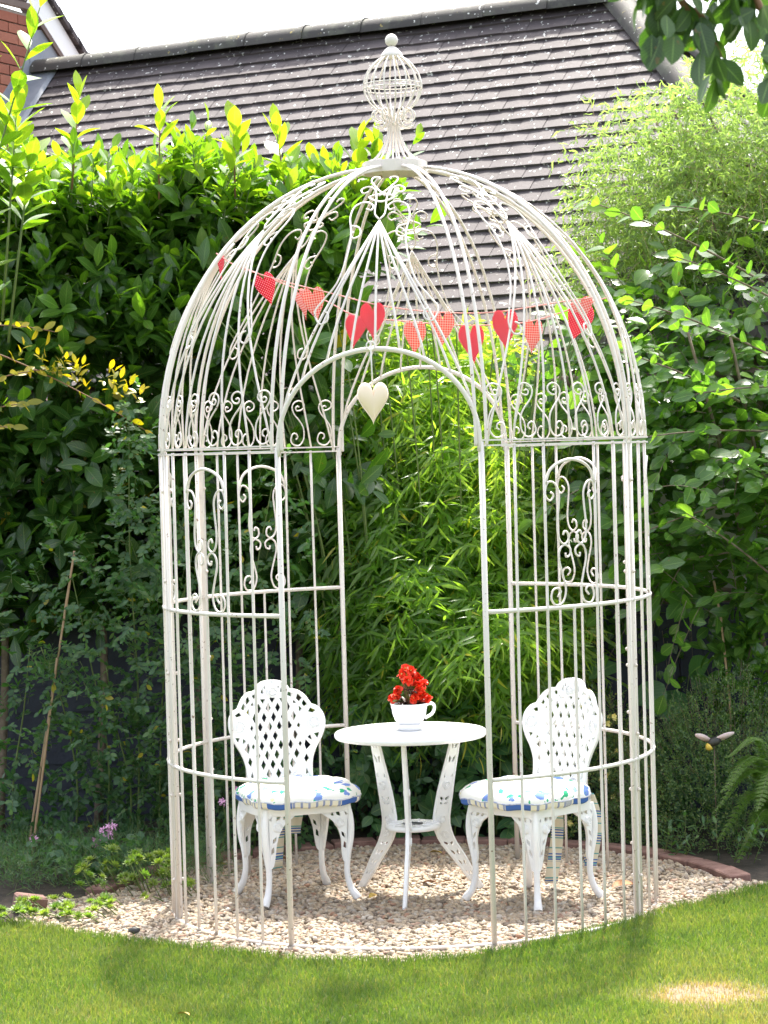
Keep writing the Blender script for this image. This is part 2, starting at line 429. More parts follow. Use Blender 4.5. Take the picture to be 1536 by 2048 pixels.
def plate(outline, holes, thick, bevel=0.0):
    cu = bpy.data.curves.new('t', 'CURVE'); cu.dimensions = '2D'; cu.fill_mode = 'BOTH'
    cu.extrude = thick/2; cu.bevel_depth = 0
    for pts in [outline]+list(holes):
        sp = cu.splines.new('POLY'); sp.points.add(len(pts)-1); sp.use_cyclic_u = True
        for i, p in enumerate(pts): sp.points[i].co = (p[0], p[1], 0, 1)
    ob = bpy.data.objects.new('t', cu); col.objects.link(ob)
    dg = bpy.context.evaluated_depsgraph_get()
    me = bpy.data.meshes.new_from_object(ob.evaluated_get(dg))
    V = np.array([v.co[:] for v in me.vertices]); F = [tuple(p.vertices) for p in me.polygons]
    bpy.data.objects.remove(ob); bpy.data.meshes.remove(me); bpy.data.curves.remove(cu)
    return V, F

# ------------------------------------------------------------------ foliage helpers
def leaf_tpl(width=.4, segs=5, fold=.25, curl=.15, peak=.5, wave=0, rows=1):
    """leaf along +Y, length 1; returns V, quads, lp(across, along, 0)"""
    ts = np.linspace(0, 1, segs+1); V = []; L = []
    def w(t):
        e = peak
        x = t**(math.log(.5)/math.log(e)) if 0 < t < 1 else t
        return width/2*max(0, sin(pi*x))**.75 if 0 < t < 1 else 0.004
    for i, t in enumerate(ts):
        ww = w(t)*(1+(wave if i % 2 else -wave)); z = -curl*t*t
        for a in (-1, 0, 1):
            V.append((a*ww, t, z+abs(a)*ww*fold)); L.append((a, t, 0))
    F = []
    for i in range(segs):
        for a in (0, 1):
            F.append((i*3+a, i*3+a+1, (i+1)*3+a+1, (i+1)*3+a))
    return np.array(V), np.array(F), np.array(L, float)

def norm(a): return a/(np.linalg.norm(a, axis=-1, keepdims=True)+1e-12)

def frames(A, N):
    Y = norm(A); X = norm(np.cross(Y, N)); Z = np.cross(X, Y)
    return np.stack([X, Y, Z], axis=-1)         # columns

def shoots(B, D, L, n, spread, droop=.1, t0=.15, up=.5, alternate=False, jit=.15, tip=.5, golden=2.4):
    """leaves spiralling (or two-ranked) round K shoots -> positions, axes, normals, along-parameter"""
    K = len(B); D = norm(D); L = np.broadcast_to(L, (K,))[:, None, None]
    t = np.linspace(t0, 1, n)[None, :, None]
    B = B[:, None, :]; Dd = D[:, None, :]
    zz = np.array([0, 0, 1.])
    P = B+Dd*L*t-zz*droop*L*t*t
    T = norm(Dd-zz*2*droop*t+np.zeros((K, n, 3)))
    a = norm(np.cross(T, zz+rng.normal(0, .05, T.shape))); b = np.cross(T, a)
    k = np.arange(n)[None, :, None]
    ph = (k*pi if alternate else k*golden)+rng.uniform(0, .4 if alternate else 2*pi, (K, 1, 1))+rng.normal(0, .2, (K, n, 1))
    R = a*np.cos(ph)+b*np.sin(ph)
    sp = spread*(1-tip*t**3)+rng.normal(0, jit, (K, n, 1))
    A = T*np.cos(sp)+R*np.sin(sp)
    N = T*np.sin(sp)-R*np.cos(sp)+zz*up
    A = A+rng.normal(0, jit*.5, A.shape)
    return P.reshape(-1, 3), A.reshape(-1, 3), N.reshape(-1, 3), np.broadcast_to(t, (K, n, 1)).reshape(-1)

CAMP = np.array(cam.matrix_world.translation); cR, cU, cF = (np.array(x) for x in (Rv, Uv, Fv))
def project(P):
    q = P-CAMP; z = q@cF
    return 768+4613*(q@cR)/z, 1024-4613*(q@cU)/z, z

def foliage(root, P, A, N, s, tint, tpl, mat, name='leaf', nparts=300, stuffname='foliage', wj=.12, minpx=9):
    """biggest visible leaves as parts sharing one mesh, the rest joined as stuff"""
    V, F, LP = tpl
    Rm = frames(A, N); n = len(P); s = np.broadcast_to(s, (n,)); tint = np.clip(np.broadcast_to(tint, (n,)), 0, 1)
    px, py, z = project(P)
    vis = (px > 0) & (px < 1536) & (py > 0) & (py < 2048) & (z > 0)
    score = s/z*4613*np.where(vis, 1, 0)
    # nearest leaves are the ones not hidden by others: rank by depth among the sufficiently large
    ok = np.where(score > minpx)[0]
    order = ok[np.argsort(z[ok]-s[ok]*2.0)][:nparts]
    sel = np.zeros(n, bool); sel[order] = True
    base = WL[root]
    m = MAT[mat]
    if len(order):
        tm = mesh(name, V, F, LP); tm.materials.append(m)
        for i in order:
            o = bpy.data.objects.new(name, tm); col.objects.link(o); o.parent = root
            Mx = Matrix((Rm[i]*s[i]).tolist()).to_4x4(); Mx.translation = Vector((P[i]-base).tolist())
            o.matrix_local = Mx; o.color = (float(tint[i]), 0, 0, 1)
    r = ~sel
    if r.sum():
        Rr, Pr, sr, tr = Rm[r], P[r], s[r], tint[r]
        k = len(Pr); wsc = rng.normal(1, wj, (k, 1))
        Vv = np.repeat(V[None], k, 0).copy(); Vv[:, :, 0] *= wsc; Vv[:, :, 2] *= rng.normal(1, .5, (k, 1))
        W_ = np.einsum('kij,kvj->kvi', Rr, Vv)*sr[:, None, None]+Pr[:, None, :]-base
        Ff = F[None]+(np.arange(k)*len(V))[:, None, None]
        lp = np.repeat(LP[None], k, 0).copy(); lp[:, :, 2] = tr[:, None]
        me = mesh(stuffname, W_.reshape(-1, 3), Ff.reshape(-1, F.shape[1]), lp.reshape(-1, 3)); me.materials.append(m)
        o = bpy.data.objects.new(stuffname, me); col.objects.link(o); o.parent = root; o['kind'] = 'stuff'
        o.color = (0, 0, 0, 1)
        return o

def stems(root, paths, r, mat, name='stem', k=5):
    for p in paths:
        mb = MB(); rr = np.linspace(r, r*.4, len(p)); mb.tube(p, rr, k); build(name, mb, mat, root)

def stem_mass(root, B, D, L, r, mat, droop=.1, name='twigs'):
    mb = MB()
    for b, d, l in zip(B, norm(D), np.broadcast_to(L, (len(B),))):
        t = np.linspace(0, 1, 5)[:, None]
        mb.tube(b+d*l*t-np.array([0, 0, 1])*droop*l*t*t, np.linspace(r, r*.4, 5), 4, cap=False)
    o = build(name, mb, mat, root); o['kind'] = 'stuff'; return o

U = rng.uniform
# ------------------------------------------------------------------ ground
def sheet(name, poly, z, mat):
    mb = MB(); mb.add([(x, y, z) for x, y in poly], [tuple(range(len(poly)))])
    o = build(name, mb, mat, None, False); structure(o); return o
sheet('ground', [(-40, -30), (40, -30), (40, 60), (-40, 60)], -.030, 'soil')
EDGE = [(-3.4, -.05), (-2.2, -.12), (-1.69, -.22), (-1.41, -.45), (-1.12, -.68), (-.82, -.86), (-.43, -1.10), (-.06, -1.175),
        (.22, -1.12), (.50, -.88), (.71, -.68), (1.04, -.33), (1.48, .10), (2.2, .55), (3.4, .9)]
EX = np.array([e[0] for e in EDGE]); EY = np.array([e[1] for e in EDGE])
sheet('lawn', [(-14, -12), (14, -12), (14, .9)]+EDGE[::-1]+[(-14, -.05)], -.006, 'turf')
circ = [(1.42*cos(a), 1.42*sin(a)) for a in np.linspace(-.15, pi+.2, 40)]
sheet('gravel_bed', [(x, y-.03) for x, y in EDGE if -1.6 < x < 1.75]+circ, -.018, 'gravelbase')
sheet('flower_bed', [(3.4, .9)]+[(3.4, 3.6), (-4, 3.6), (-4, -.05)]+EDGE[1:3]+[(1.42*cos(a), 1.42*sin(a)) for a in np.linspace(pi+.1, .15, 40)]+[(1.48, .1), (2.2, .55)], -.012, 'soil')

def nz2(x, y, f, seed=0):
    r = np.random.default_rng(seed); v = 0
    for i in range(5):
        a, b, c = r.normal(0, f, 2).tolist()+[r.uniform(0, 6)]
        v = v+np.sin(a*x+b*y+c)
    return v/5

# gravel
def icos():
    p = (1+5**.5)/2
    V = np.array([(-1, p, 0), (1, p, 0), (-1, -p, 0), (1, -p, 0), (0, -1, p), (0, 1, p), (0, -1, -p), (0, 1, -p), (p, 0, -1), (p, 0, 1), (-p, 0, -1), (-p, 0, 1)])/1.9
    F = np.array([(0, 11, 5), (0, 5, 1), (0, 1, 7), (0, 7, 10), (0, 10, 11), (1, 5, 9), (5, 11, 4), (11, 10, 2), (10, 7, 6), (7, 1, 8), (3, 9, 4), (3, 4, 2), (3, 2, 6), (3, 6, 8), (3, 8, 9), (4, 9, 5), (2, 4, 11), (6, 2, 10), (8, 6, 7), (9, 8, 1)])
    return V, F
def stones(n, smin, smax, area, mat, name, z0=-.012, zr=.012):
    V, F = icos(); X = []
    while len(X) < n:
        x = U(-1.62, 1.9); y = U(-1.25, 1.4)
        e = np.interp(x, EX, EY)
        inside = y > e-.015+.03*nz2(x, y, 14, 3)
        rr = sqrt(x*x+y*y)
        out = rr < 1.33 or y < .35 and (x < 0 and y < .25+.1*nz2(x, y, 9, 5) and x > -1.75 or x > 0 and y < 1.0-.42*x*1.35)
        if inside and out: X.append((x, y))
    X = np.array(X)
    s = U(smin, smax, n)**1.0
    q = rng.normal(0, 1, (n, 3)); q[:, 2] *= .35
    Rm = frames(q, np.array([0, 0, 1.])+rng.normal(0, .35, (n, 3)))
    sc = np.stack([U(.55, .85, n), U(.8, 1.2, n), U(.35, .62, n)], -1)*s[:, None]
    Vv = V[None]*(1+rng.normal(0, .13, (n, 12, 1)))*sc[:, None, :]
    Wv = np.einsum('kij,kvj->kvi', Rm, Vv)
    Wv[:, :, 0] += X[:, 0:1]; Wv[:, :, 1] += X[:, 1:2]; Wv[:, :, 2] += (z0+U(0, zr, n))[:, None]
    lp = np.zeros((n, 12, 3)); lp[:, :, 2] = U(0, 1, n)[:, None]
    me = mesh(name, Wv.reshape(-1, 3), (F[None]+(np.arange(n)*12)[:, None, None]).reshape(-1, 3), lp.reshape(-1, 3)); me.materials.append(MAT[mat])
    o = bpy.data.objects.new(name, me); col.objects.link(o); o['kind'] = 'stuff'; o.color = (0, 0, 0, 1)
    return o
g = stones(26000, .010, .0215, None, 'gravel', 'gravel'); tag(g, 'cream and brown gravel stones spread under the birdcage gazebo', 'gravel')

# grass
def grass(n):
    x = U(-2.3, 2.4, n); y = U(-2.75, 1.0, n)
    e = np.interp(x, EX, EY)+.035*nz2(x*1.0, y*0, 18, 8)+.03*nz2(x, y*0, 47, 9)
    k = (y < e) & (y > -2.75); x, y, e = x[k], y[k], e[k]; n = len(x)
    dry = np.exp(-(((x-.98)/.24)**2+((y+1.80)/.20)**2)**1.3)*np.clip(.75+.5*nz2(x, y, 25, 90), 0, 1)
    dry2 = np.exp(-(((x-1.25)/.3)**2+((y+2.25)/.25)**2))
    pt = .5+.5*nz2(x, y, 5, 21); pt2 = .5+.5*nz2(x, y, 13, 33)
    keep = U(0, 1, n) > .86*dry+.3*dry2
    x, y, e, dry, dry2, pt, pt2 = (a[keep] for a in (x, y, e, dry, dry2, pt, pt2)); n = len(x)
    near = np.clip(1-(e-y)/.15, 0, 1)
    h = (.014+.016*U(0, 1, n)+.010*pt+.012*near)*(1-.5*dry)
    ang = U(0, 2*pi, n); lean = U(.1, .75, n); w = U(.0010, .0020, n)
    dx, dy = np.cos(ang), np.sin(ang)
    tw = U(0, 2*pi, n); sx, sy = np.cos(tw), np.sin(tw)
    z0 = np.full(n, -.006)
    V = np.zeros((n, 5, 3))
    for i, (t, ww) in enumerate(((0, 1), (0, -1), (.55, .8), (.55, -.8), (1, 0))):
        l = lean*h*t*t
        V[:, i, 0] = x+dx*l+sx*w*ww; V[:, i, 1] = y+dy*l+sy*w*ww; V[:, i, 2] = z0+h*t*(1-.25*lean*t)
    F1 = np.array([(0, 1, 3), (0, 3, 2), (2, 3, 4)])
    F = (F1[None]+(np.arange(n)*5)[:, None, None]).reshape(-1, 3)
    pt3 = .5+.5*nz2(x, y, 2.6, 55)
    tint = .06+.38*pt2*pt+U(-.16, .2, n)+.30*pt3+.95*dry+.35*dry2-.12*near+.05
    dead = U(0, 1, n) < .05+.07*pt2; tint[dead] = U(.62, .86, dead.sum())
    lp = np.zeros((n, 5, 3)); lp[:, :, 2] = np.clip(tint, 0, 1)[:, None]; lp[:, :, 1] = np.array([0, 0, .5, .5, 1])
    me = mesh('lawn_grass', V.reshape(-1, 3), F, lp.reshape(-1, 3)); me.materials.append(MAT['grass'])
    o = bpy.data.objects.new('lawn_grass', me); col.objects.link(o); o['kind'] = 'stuff'; o.color = (0, 0, 0, 1)
    tag(o, 'short mown grass with a dry straw coloured patch in front of the gravel', 'grass')
    return n
print('grass', grass(380000))

# brick edging round the back of the gravel
ed = thing('brick_edging', (0, 1.36, 0), 'low curved row of terracotta edging bricks behind the gravel', 'edging')
def edge_brick(a, r=1.40, dz=0, tilt=0):
    mb = MB(); t = rnd.uniform(-.03, .03); M = Matrix.Rotation(a+pi/2+t, 3, 'Z')@Matrix.Rotation(tilt, 3, 'X')
    c = (r*cos(a), r*sin(a), -.012+dz); mb.box(c, (.205, .10, .065), M); return mb
for a in np.arange(radians(14), radians(166), .153):
    o = build('brick', edge_brick(a, 1.40, rnd.uniform(-.004, .008), rnd.uniform(-.06, .06)), 'edging', ed, False)
    bv = o.modifiers.new('b', 'BEVEL'); bv.width = .005; bv.segments = 1
mb = MB(); mb.box((-1.60, .0, .02), (.13, .09, .075), Matrix.Rotation(.35, 3, 'Z')@Matrix.Rotation(.2, 3, 'Y'))
o = build('loose_brick', mb, 'edging', None, False); tag(o, 'broken terracotta brick lying at the lawn corner on the left', 'brick'); bv = o.modifiers.new('b', 'BEVEL'); bv.width = .008

# ------------------------------------------------------------------ house: roof, gable wall
Pl = np.array([-2.534, 7.0, 4.63]); Pr = np.array([1.422, 5.0, 4.63])
dd = norm(Pr-Pl); nn = np.array([dd[1], -dd[0], 0]); zz = np.array([0, 0, 1.])
LR = float(np.linalg.norm(Pr-Pl))
upf = norm(-nn+zz); nf = norm(nn+zz)              # front slope
ups = norm(-dd+zz); ns = norm(dd+zz)              # hipped side slope
hb = np.array([0., 5.6, 0.])
house = thing('neighbouring_house', tuple(hb), 'neighbouring house with a long brown tiled hipped roof and brick gable behind the garden', 'house')
RUN = 2.36
def quad(mb, pts): mb.add(pts, [(0, 1, 2, 3)] if len(pts) == 4 else [(0, 1, 2)])
mb = MB()
off = -nf*.03
A0, B0 = Pl+off-zz*.02, Pr+off-zz*.02
A1 = A0+nn*RUN-zz*RUN; B1 = B0+(nn+dd)*RUN-zz*RUN; C1 = B0+(dd-nn)*RUN-zz*RUN; D1 = A0-nn*RUN-zz*RUN
quad(mb, [A1, B1, B0, A0]); quad(mb, [B1, C1, B0]); quad(mb, [C1, D1, A0, B0])
roof = build('roof', mb, 'browntrim', house, False)
# tiles
TW, TG, TT = .165, .115, .016
def tile_mesh():
    mb = MB(); k = 5; V = []
    for zt in (0, -TT):
        for y in (0, .2):
            for i in range(k):
                u = i/(k-1)-.5
                V.append((u*(TW-.003), y, zt+.0018*(1-4*u*u)))
    F = []
    for i in range(k-1):
        F.append((i, i+1, k+i+1, k+i)); F.append((2*k+i, 3*k+i, 3*k+i+1, 2*k+i+1))
        F.append((i, 2*k+i, 2*k+i+1, i+1)); 
    F.append((0, k, 3*k, 2*k)); F.append((k-1, 3*k-1, 4*k-1, 2*k-1))
    return np.array(V), F
TV, TF = tile_mesh()
tme = mesh('roof_tile', TV, TF, np.zeros((len(TV), 3)), False); tme.materials.append(MAT['tile'])
def roof_tiles():
    T = []
    for side in (0, 1):
        e1, e2, e3 = (dd, upf, nf) if side == 0 else (nn, ups, ns)
        rows = int(RUN/.70711/TG)
        for i in range(rows):
            s = .10+i*TG
            run = s*.70711
            if side == 0:
                u0, u1, org = .02, LR+run-.07, Pl
            else:
                u0, u1, org = -run+.07, run-.07, Pr
            j0 = int(np.floor(u0/TW))-1
            for j in range(j0, int(u1/TW)+2):
                u = (j+.5*(i % 2)+.5)*TW
                if u < u0 or u > u1: continue
                w = rnd.gauss(0, .0025); tl = .125+rnd.gauss(0, .004)
                x = e1; y = e2*cos(tl)-e3*sin(tl); z = np.cross(x, y) if side == 0 else -np.cross(x, y)
                z = e3*cos(tl)+e2*sin(tl)
                if side: x = -e1
                x = x*cos(w)+y*sin(w); y = np.cross(z, x)
                c = org-e2*(s+rnd.gauss(0, .0018))+e1*u+e3*(.030+rnd.uniform(0, .003))
                T.append((side, c, np.stack([x, y, z], -1)))
    return T
T = roof_tiles()
C_ = np.array([t[1] for t in T]); px, py, dz = project(C_)
vis = (px > 60) & (px < 1400) & (py < 740) & (py > 0)
# the part of the slope seen between hedge and willow, lowest (nearest) courses first
seen = vis & np.where(px < 700, py < 290, np.where(px < 1090, py < 640, py < 170))
score = np.where(seen, -dz, -99); order = set(np.argsort(-score)[:300].tolist())
V_, F_, L_ = [], [], []; n0 = 0
for i, (side, c, Rm) in enumerate(T):
    if i in order:
        o = bpy.data.objects.new('roof_tile', tme); col.objects.link(o); o.parent = roof
        Mx = Matrix(Rm.tolist()).to_4x4(); Mx.translation = Vector((c-hb).tolist()); o.matrix_local = Mx
    else:
        V_.append(TV@Rm.T+c-hb); F_ += [tuple(a+n0 for a in f) for f in TF]; n0 += len(TV)
        L_ += [(0, 0, rnd.random())]*len(TV)
me = mesh('tile_courses', np.concatenate(V_), F_, L_, False); me.materials.append(MAT['tile'])
o = bpy.data.objects.new('tile_courses', me); col.objects.link(o); o.parent = roof; o['kind'] = 'stuff'
# half round ridge and hip tiles
def halfround(p0, p1, up, r=.115, r2=None, k=9):
    p0, p1 = np.array(p0), np.array(p1); ax = norm(p1-p0); sd_ = np.cross(ax, up); up = np.cross(sd_, ax)
    mb = MB(); V = []
    for p, f in ((p0, 1.0), (p0+(p1-p0)*.9, 1.0), (p1, 1.045)):
        for rr in (r*f, r*f-.014):
            for i in range(k):
                a = pi*i/(k-1)*1.0; V.append(p+sd_*cos(a)*rr+up*sin(a)*rr*.92)
    F = []
    for s in range(2):
        o_ = s*2*k; q = (s+1)*2*k
        for i in range(k-1):
            F.append((o_+i, o_+i+1, q+i+1, q+i)); F.append((o_+k+i, q+k+i, q+k+i+1, o_+k+i+1))
    for s in (0, 2):
        for i in range(k-1): F.append((s*2*k+i, s*2*k+k+i, s*2*k+k+i+1, s*2*k+i+1))
    mb.add(V, F); return mb
nr = 10; rt0 = Pl+zz*.0; 
for i in range(nr):
    a = rt0+dd*(LR/nr*i); b = rt0+dd*(LR/nr*(i+1)+.01)
    jz = zz*rnd.uniform(-.004, .004)
    build('ridge_tile', halfround(a+jz, b+jz, zz, .118+rnd.uniform(-.003, .003)), 'ridge', roof, True, 40)
hipd = norm(nn+dd-zz)
for sgn in (1, -1):
    hd = nn*sgn+dd-zz; nh = 8 if sgn == 1 else 6; st = RUN/8
    for i in range(nh):
        a = Pr+hd*(st*(i+1)+.01)*1.0; b = Pr+hd*st*i
        build('hip_tile', halfround(a, b, zz, .118), 'ridge', roof, True, 40)
# fascia and gutter at the eaves, pale rendered walls
mb = MB(); e0, e1_ = A1-zz*.06, B1-zz*.06
mid = (e0+e1_)/2; Lw = float(np.linalg.norm(e1_-e0)); Mr = np.stack([dd, -nn, zz], -1)
mb.box(mid+nn*(-.02), (Lw, .022, .15), Mr); build('fascia', mb, 'pvc', house, False)
mb = MB(); mb.tube([e0+nn*.05+zz*.02, e1_+nn*.05+zz*.02], .05, 10); build('gutter', mb, 'browntrim', house)
mb = MB(); hw = float(e0[2])
w0 = Pl+nn*(RUN-.35); w1 = Pr+(nn+dd)*(RUN-.35); w2 = Pr+(dd-nn)*(RUN-.35); w3 = Pl-nn*(RUN-.35)
for a, b in ((w0, w1), (w1, w2), (w2, w3)):
    c = (a+b)/2; c[2] = hw/2; L = float(np.linalg.norm((b-a)[:2])); t = norm((b-a)*np.array([1, 1, 0])); M_ = np.stack([t, np.cross(zz, t), zz], -1)
    mb.box(c, (L, .2, hw), M_)
build('wall', mb, 'render', house, False)
# taller gable beyond the left end of the ridge (in the plane across the ridge)
def W2(a, z, o=0.0): return np.array([Pl[0], Pl[1], 0])+nn*a+zz*z+dd*o     # a along nn, z height, o out of the wall
wall = MB()
apexa, apexz = .50, 5.42
def polyprism(mb, pts, o0, o1):
    k = len(pts); V = [W2(a, z, o0) for a, z in pts]+[W2(a, z, o1) for a, z in pts]
    F = [tuple(range(k)), tuple(range(k, 2*k))[::-1]]+[(i, (i+1) % k, k+(i+1) % k, k+i) for i in range(k)]
    mb.add(V, F)
polyprism(wall, [(-1.2, .0), (-1.2, 4.05), (.02, 5.05), (.42, 5.06), (1.3, 4.5), (3.0, 3.2), (3.0, 0)], -.30, -.012)
gw = build('gable_wall', wall, 'mortar', house, False)
bm_ = MB(); bm_.box((0, 0, 0), (.215, .03, .065)); BV = bm_.arr(); 
bme = mesh('brick', BV, bm_.F, None, False); bme.materials.append(MAT['brick'])
for i in range(26):
    z = 3.42+i*.075
    for j in range(-8, 8):
        a = (j+.5*(i % 2))*.225
        top = 5.05-abs(min(0, a-.06))*.81 if a < .42 else 5.03-(a-.42)*.6
        if z+.04 > top or a > 1.3 or a < -.75: continue
        o = bpy.data.objects.new('brick', bme); col.objects.link(o); o.parent = gw
        Mx = Matrix(np.stack([nn, dd, zz], -1).tolist()).to_4x4(); Mx.translation = Vector((W2(a, z, -.0105+rnd.uniform(-.001, .002))-hb).tolist()); o.matrix_local = Mx
# verge: brown trim, white bargeboard, tile edges above
def strip(name, pts, o0, o1, mat, par=house):
    mb = MB(); polyprism(mb, pts, o0, o1); return build(name, mb, mat, par, False)
sl_ = (5.044-4.713)/(.063+.348)
strip('verge_trim', [(.10, 5.075), (-.80, 5.075-.9*sl_), (-.80, 5.115-.9*sl_), (.09, 5.12)], -.012, .03, 'browntrim')
strip('cap_trim', [(.10, 5.075), (.09, 5.12), (.55, 5.11), (.56, 5.07)], -.012, .03, 'browntrim')
strip('bargeboard', [(.085, 5.125), (-.80, 5.125-.885*sl_), (-.80, 5.31-.885*sl_), (-.02, 5.27)], -.02, .014, 'pvc')
for i in range(9):
    a = .0-i*.115; z = 5.27+.02-i*.115*sl_
    strip('verge_tile', [(a, z-.01), (a-.155, z-.01-.155*sl_), (a-.155, z+.03-.155*sl_), (a, z+.045)], -.25, .05, 'tile')
# lead flashing down the junction of slope and wall
mb = MB(); V = []
for s in np.linspace(-.1, 1.3, 8):
    p = Pl-upf*s
    for q in (p+zz*.24+dd*.004, p+zz*.10+dd*.012, p+nf*.055+dd*.02, p+nf*.05+dd*.17, p+nf*.035+dd*.2): V.append(q)
F = [(i*5+j, i*5+j+1, i*5+j+6, i*5+j+5) for i in range(7) for j in range(4)]
mb.add(V, F); o = build('lead_flashing', mb, 'lead', house, False)
sm = o.modifiers.new('s', 'SOLIDIFY'); sm.thickness = .006; sm.offset = 1
mb = MB(); mb.add([Pl+zz*.36+dd*.012-nn*.22, Pl+zz*.30+dd*.012+nn*.10, Pl+zz*.02+dd*.012+nn*.10, Pl+zz*.02+dd*.012-nn*.3], [(0, 1, 2, 3)])
o = build('lead_saddle', mb, 'lead', house, False); sm = o.modifiers.new('s', 'SOLIDIFY'); sm.thickness = .006

# ------------------------------------------------------------------ fences
fl = thing('board_fence', (-1.0, 2.35, 0), 'dark navy fence of overlapping horizontal boards behind the laurel hedge', 'fence')
for i in range(14):
    mb = MB(); z = -.035+i*.135; mb.box((-1.2, 2.35+rnd.uniform(-.003, .003), z), (3.7, .018, .15), Matrix.Rotation(-.10, 3, 'X')); build('board', mb, 'navy', fl, False)
for x in (-3.0, -1.15, .62):
    mb = MB(); mb.box((x, 2.43, .95), (.09, .09, 1.9)); build('post', mb, 'navy', fl, False)
fr = thing('upright_board_fence', (1.9, 2.1, 0), 'low dark navy fence of upright boards with a flat capping rail at the right', 'fence')
for i in range(22):
    mb = MB(); mb.box((.72+i*.118, 2.1+(.008 if i % 2 else 0), .50), (.114, .018, 1.02)); build('board', mb, 'navy', fr, False)
mb = MB(); mb.box((1.95, 2.09, 1.035), (2.7, .10, .035)); build('capping_rail', mb, 'navy', fr, False)
mb = MB(); mb.add([(.75, 2.13, 1.0), (3.5, 2.13, 1.0), (3.5, 3.4, 1.35), (.75, 3.4, 1.35), (.75, 2.13, -.05), (3.5, 2.13, -.05), (3.5, 3.4, -.05), (.75, 3.4, -.05)],
              [(0, 1, 2, 3), (4, 5, 1, 0), (5, 6, 2, 1), (6, 7, 3, 2), (7, 4, 0, 3)])
MAT['bank'] = simple('dry earth bank', (.07, .05, .03), (.22, .17, .10), 16, 1, .8, 50)
structure(build('bank', mb, 'bank', None, False))

# ------------------------------------------------------------------ birdcage gazebo
TH = -.0962                        # door axis turned slightly towards the left
Z1, Z2, Z3 = .6188, 1.2478, 1.8775
gz = thing('birdcage_gazebo', (0, 0, 0), 'large cream wrought iron birdcage gazebo with domed top standing on gravel', 'gazebo')
PB, PP = 1.147, 2.07
def cyl(a, z, r=1.0): return np.array([r*sin(a), -r*cos(a), z])     # a = 0 faces the camera side
def prof(z):      # radius of the dome at height z above the top ring
    z = np.clip(z, 0, PB); return (1-(z/PB)**PP)**(1/PP)
# arc length table along a meridian
_t = np.linspace(0, pi/2, 400); _r = np.cos(_t)**(2/PP); _z = PB*np.sin(_t)**(2/PP)
_s = np.concatenate([[0], np.cumsum(np.hypot(np.diff(_r), np.diff(_z)))])
def zs(s): return np.interp(s, _s, _z)
def sz_(z): return np.interp(z, _z, _s)
def dome(a0, u, s, off=0.0):
    """u metres sideways from the meridian a0, s metres up along it"""
    z = zs(s); r = max(np.interp(s, _s, _r), .02)
    return cyl(a0+u/r, Z3+z, r+off)
SEG = pi/4
sectors = [pi/4*k+TH for k in (1, 2, 3, 5, 6, 7)]       # six barred bays
doors = [TH, pi+TH]
posts = [pi/8+k*pi/4+TH for k in range(8)]
def iron(name, path, r, k=6, mat='gazebo', closed=False):
    mb = MB(); mb.tube(path, r, k, closed=closed); return build(name, mb, mat, gz)
def arcp(a0, a1, z, r=1.0, n=9): return [cyl(a, z, r) for a in np.linspace(a0, a1, n)]
def turned(src, ang):
    o = src.copy(); col.objects.link(o); o.rotation_euler = (0, 0, ang); o.parent = gz; return o
# prototypes are modelled in the bay centred on a = 0, the copies are turned about the gazebo axis
def bayset(protos, angs):
    for i, a in enumerate(angs):
        for p in protos:
            if i == 0: p.rotation_euler = (0, 0, a)
            else: turned(p, a)
h8 = pi/8
P = []
for k in range(1, 6):
    a = -h8+k*h8/3; w = rnd.uniform(-.003, .003)
    top = Z3-.004 if k != 3 else Z2
    zz_ = [-.01, .3, Z1-.012, Z1, Z1+.012, (Z1+Z2)/2, Z2-.012, Z2]+([] if k == 3 else [Z2+.012, (Z2+Z3)/2, top])
    P.append(iron('bar', [cyl(a+w*math.sin(q*2.5), q) for q in zz_], [.0058+(.0026 if abs(q-Z1) < .002 or abs(q-Z2) < .002 else 0) for q in zz_], 6))
P.append(iron('rail', arcp(-h8, h8, Z1), .0082, 8))
P.append(iron('rail', arcp(-h8, h8, Z2), .0082, 8))
mbr = MB()
def band(z, w, t, r=1.0):
    V = []; n = 9
    for a in np.linspace(-h8, h8, n):
        for q in ((r-w/2, z-t/2), (r+w/2, z-t/2), (r+w/2, z+t/2), (r-w/2, z+t/2)): V.append(cyl(a, q[1], q[0]))
    F = [(i*4+j, i*4+(j+1) % 4, (i+1)*4+(j+1) % 4, (i+1)*4+j) for i in range(n-1) for j in range(4)]
    return V, F+[(0, 1, 2, 3), tuple(4*(n-1)+j for j in (3, 2, 1, 0))]
m1 = MB(); m1.add(*band(Z3-.010, .014, .006)); P.append(build('rail', m1, 'gazebo', gz, False))
m1 = MB(); m1.add(*band(Z3+.010, .014, .006)); P.append(build('rail', m1, 'gazebo', gz, False))
# panel motif: arch and four long scrolls
def pan(pts, r=.0042, k=5, name='scroll'):
    q = catmull([(u, z) for u, z in pts], 4)
    return iron(name, [cyl(u, Z2+z) for u, z in q], r, k)
P.append(pan([(-.128, .47), (-.105, .52), (-.06, .548), (0, .56), (.06, .548), (.105, .52), (.128, .47)], .0062, 6, 'arch'))
SA = [(-.103, .4376), (-.09, .424), (-.108, .405), (-.128, .424), (-.127, .451), (-.112, .476), (-.084, .470), (-.064, .435), (-.066, .386), (-.075, .309), (-.068, .26), (-.045, .239), (-.022, .254), (-.024, .279), (-.04, .288), (-.048, .274)]
SB = [(-.038, .205), (-.034, .190), (-.017, .197), (-.014, .220), (-.040, .236), (-.064, .2215), (-.071, .183), (-.052, .118), (-.040, .063), (-.058, .018), (-.093, .011), (-.112, .036), (-.104, .066), (-.081, .074), (-.066, .060), (-.082, .041)]
for L_ in (SA, SB):
    for m_ in (1, -1): P.append(pan([(u*m_, z) for u, z in L_]))
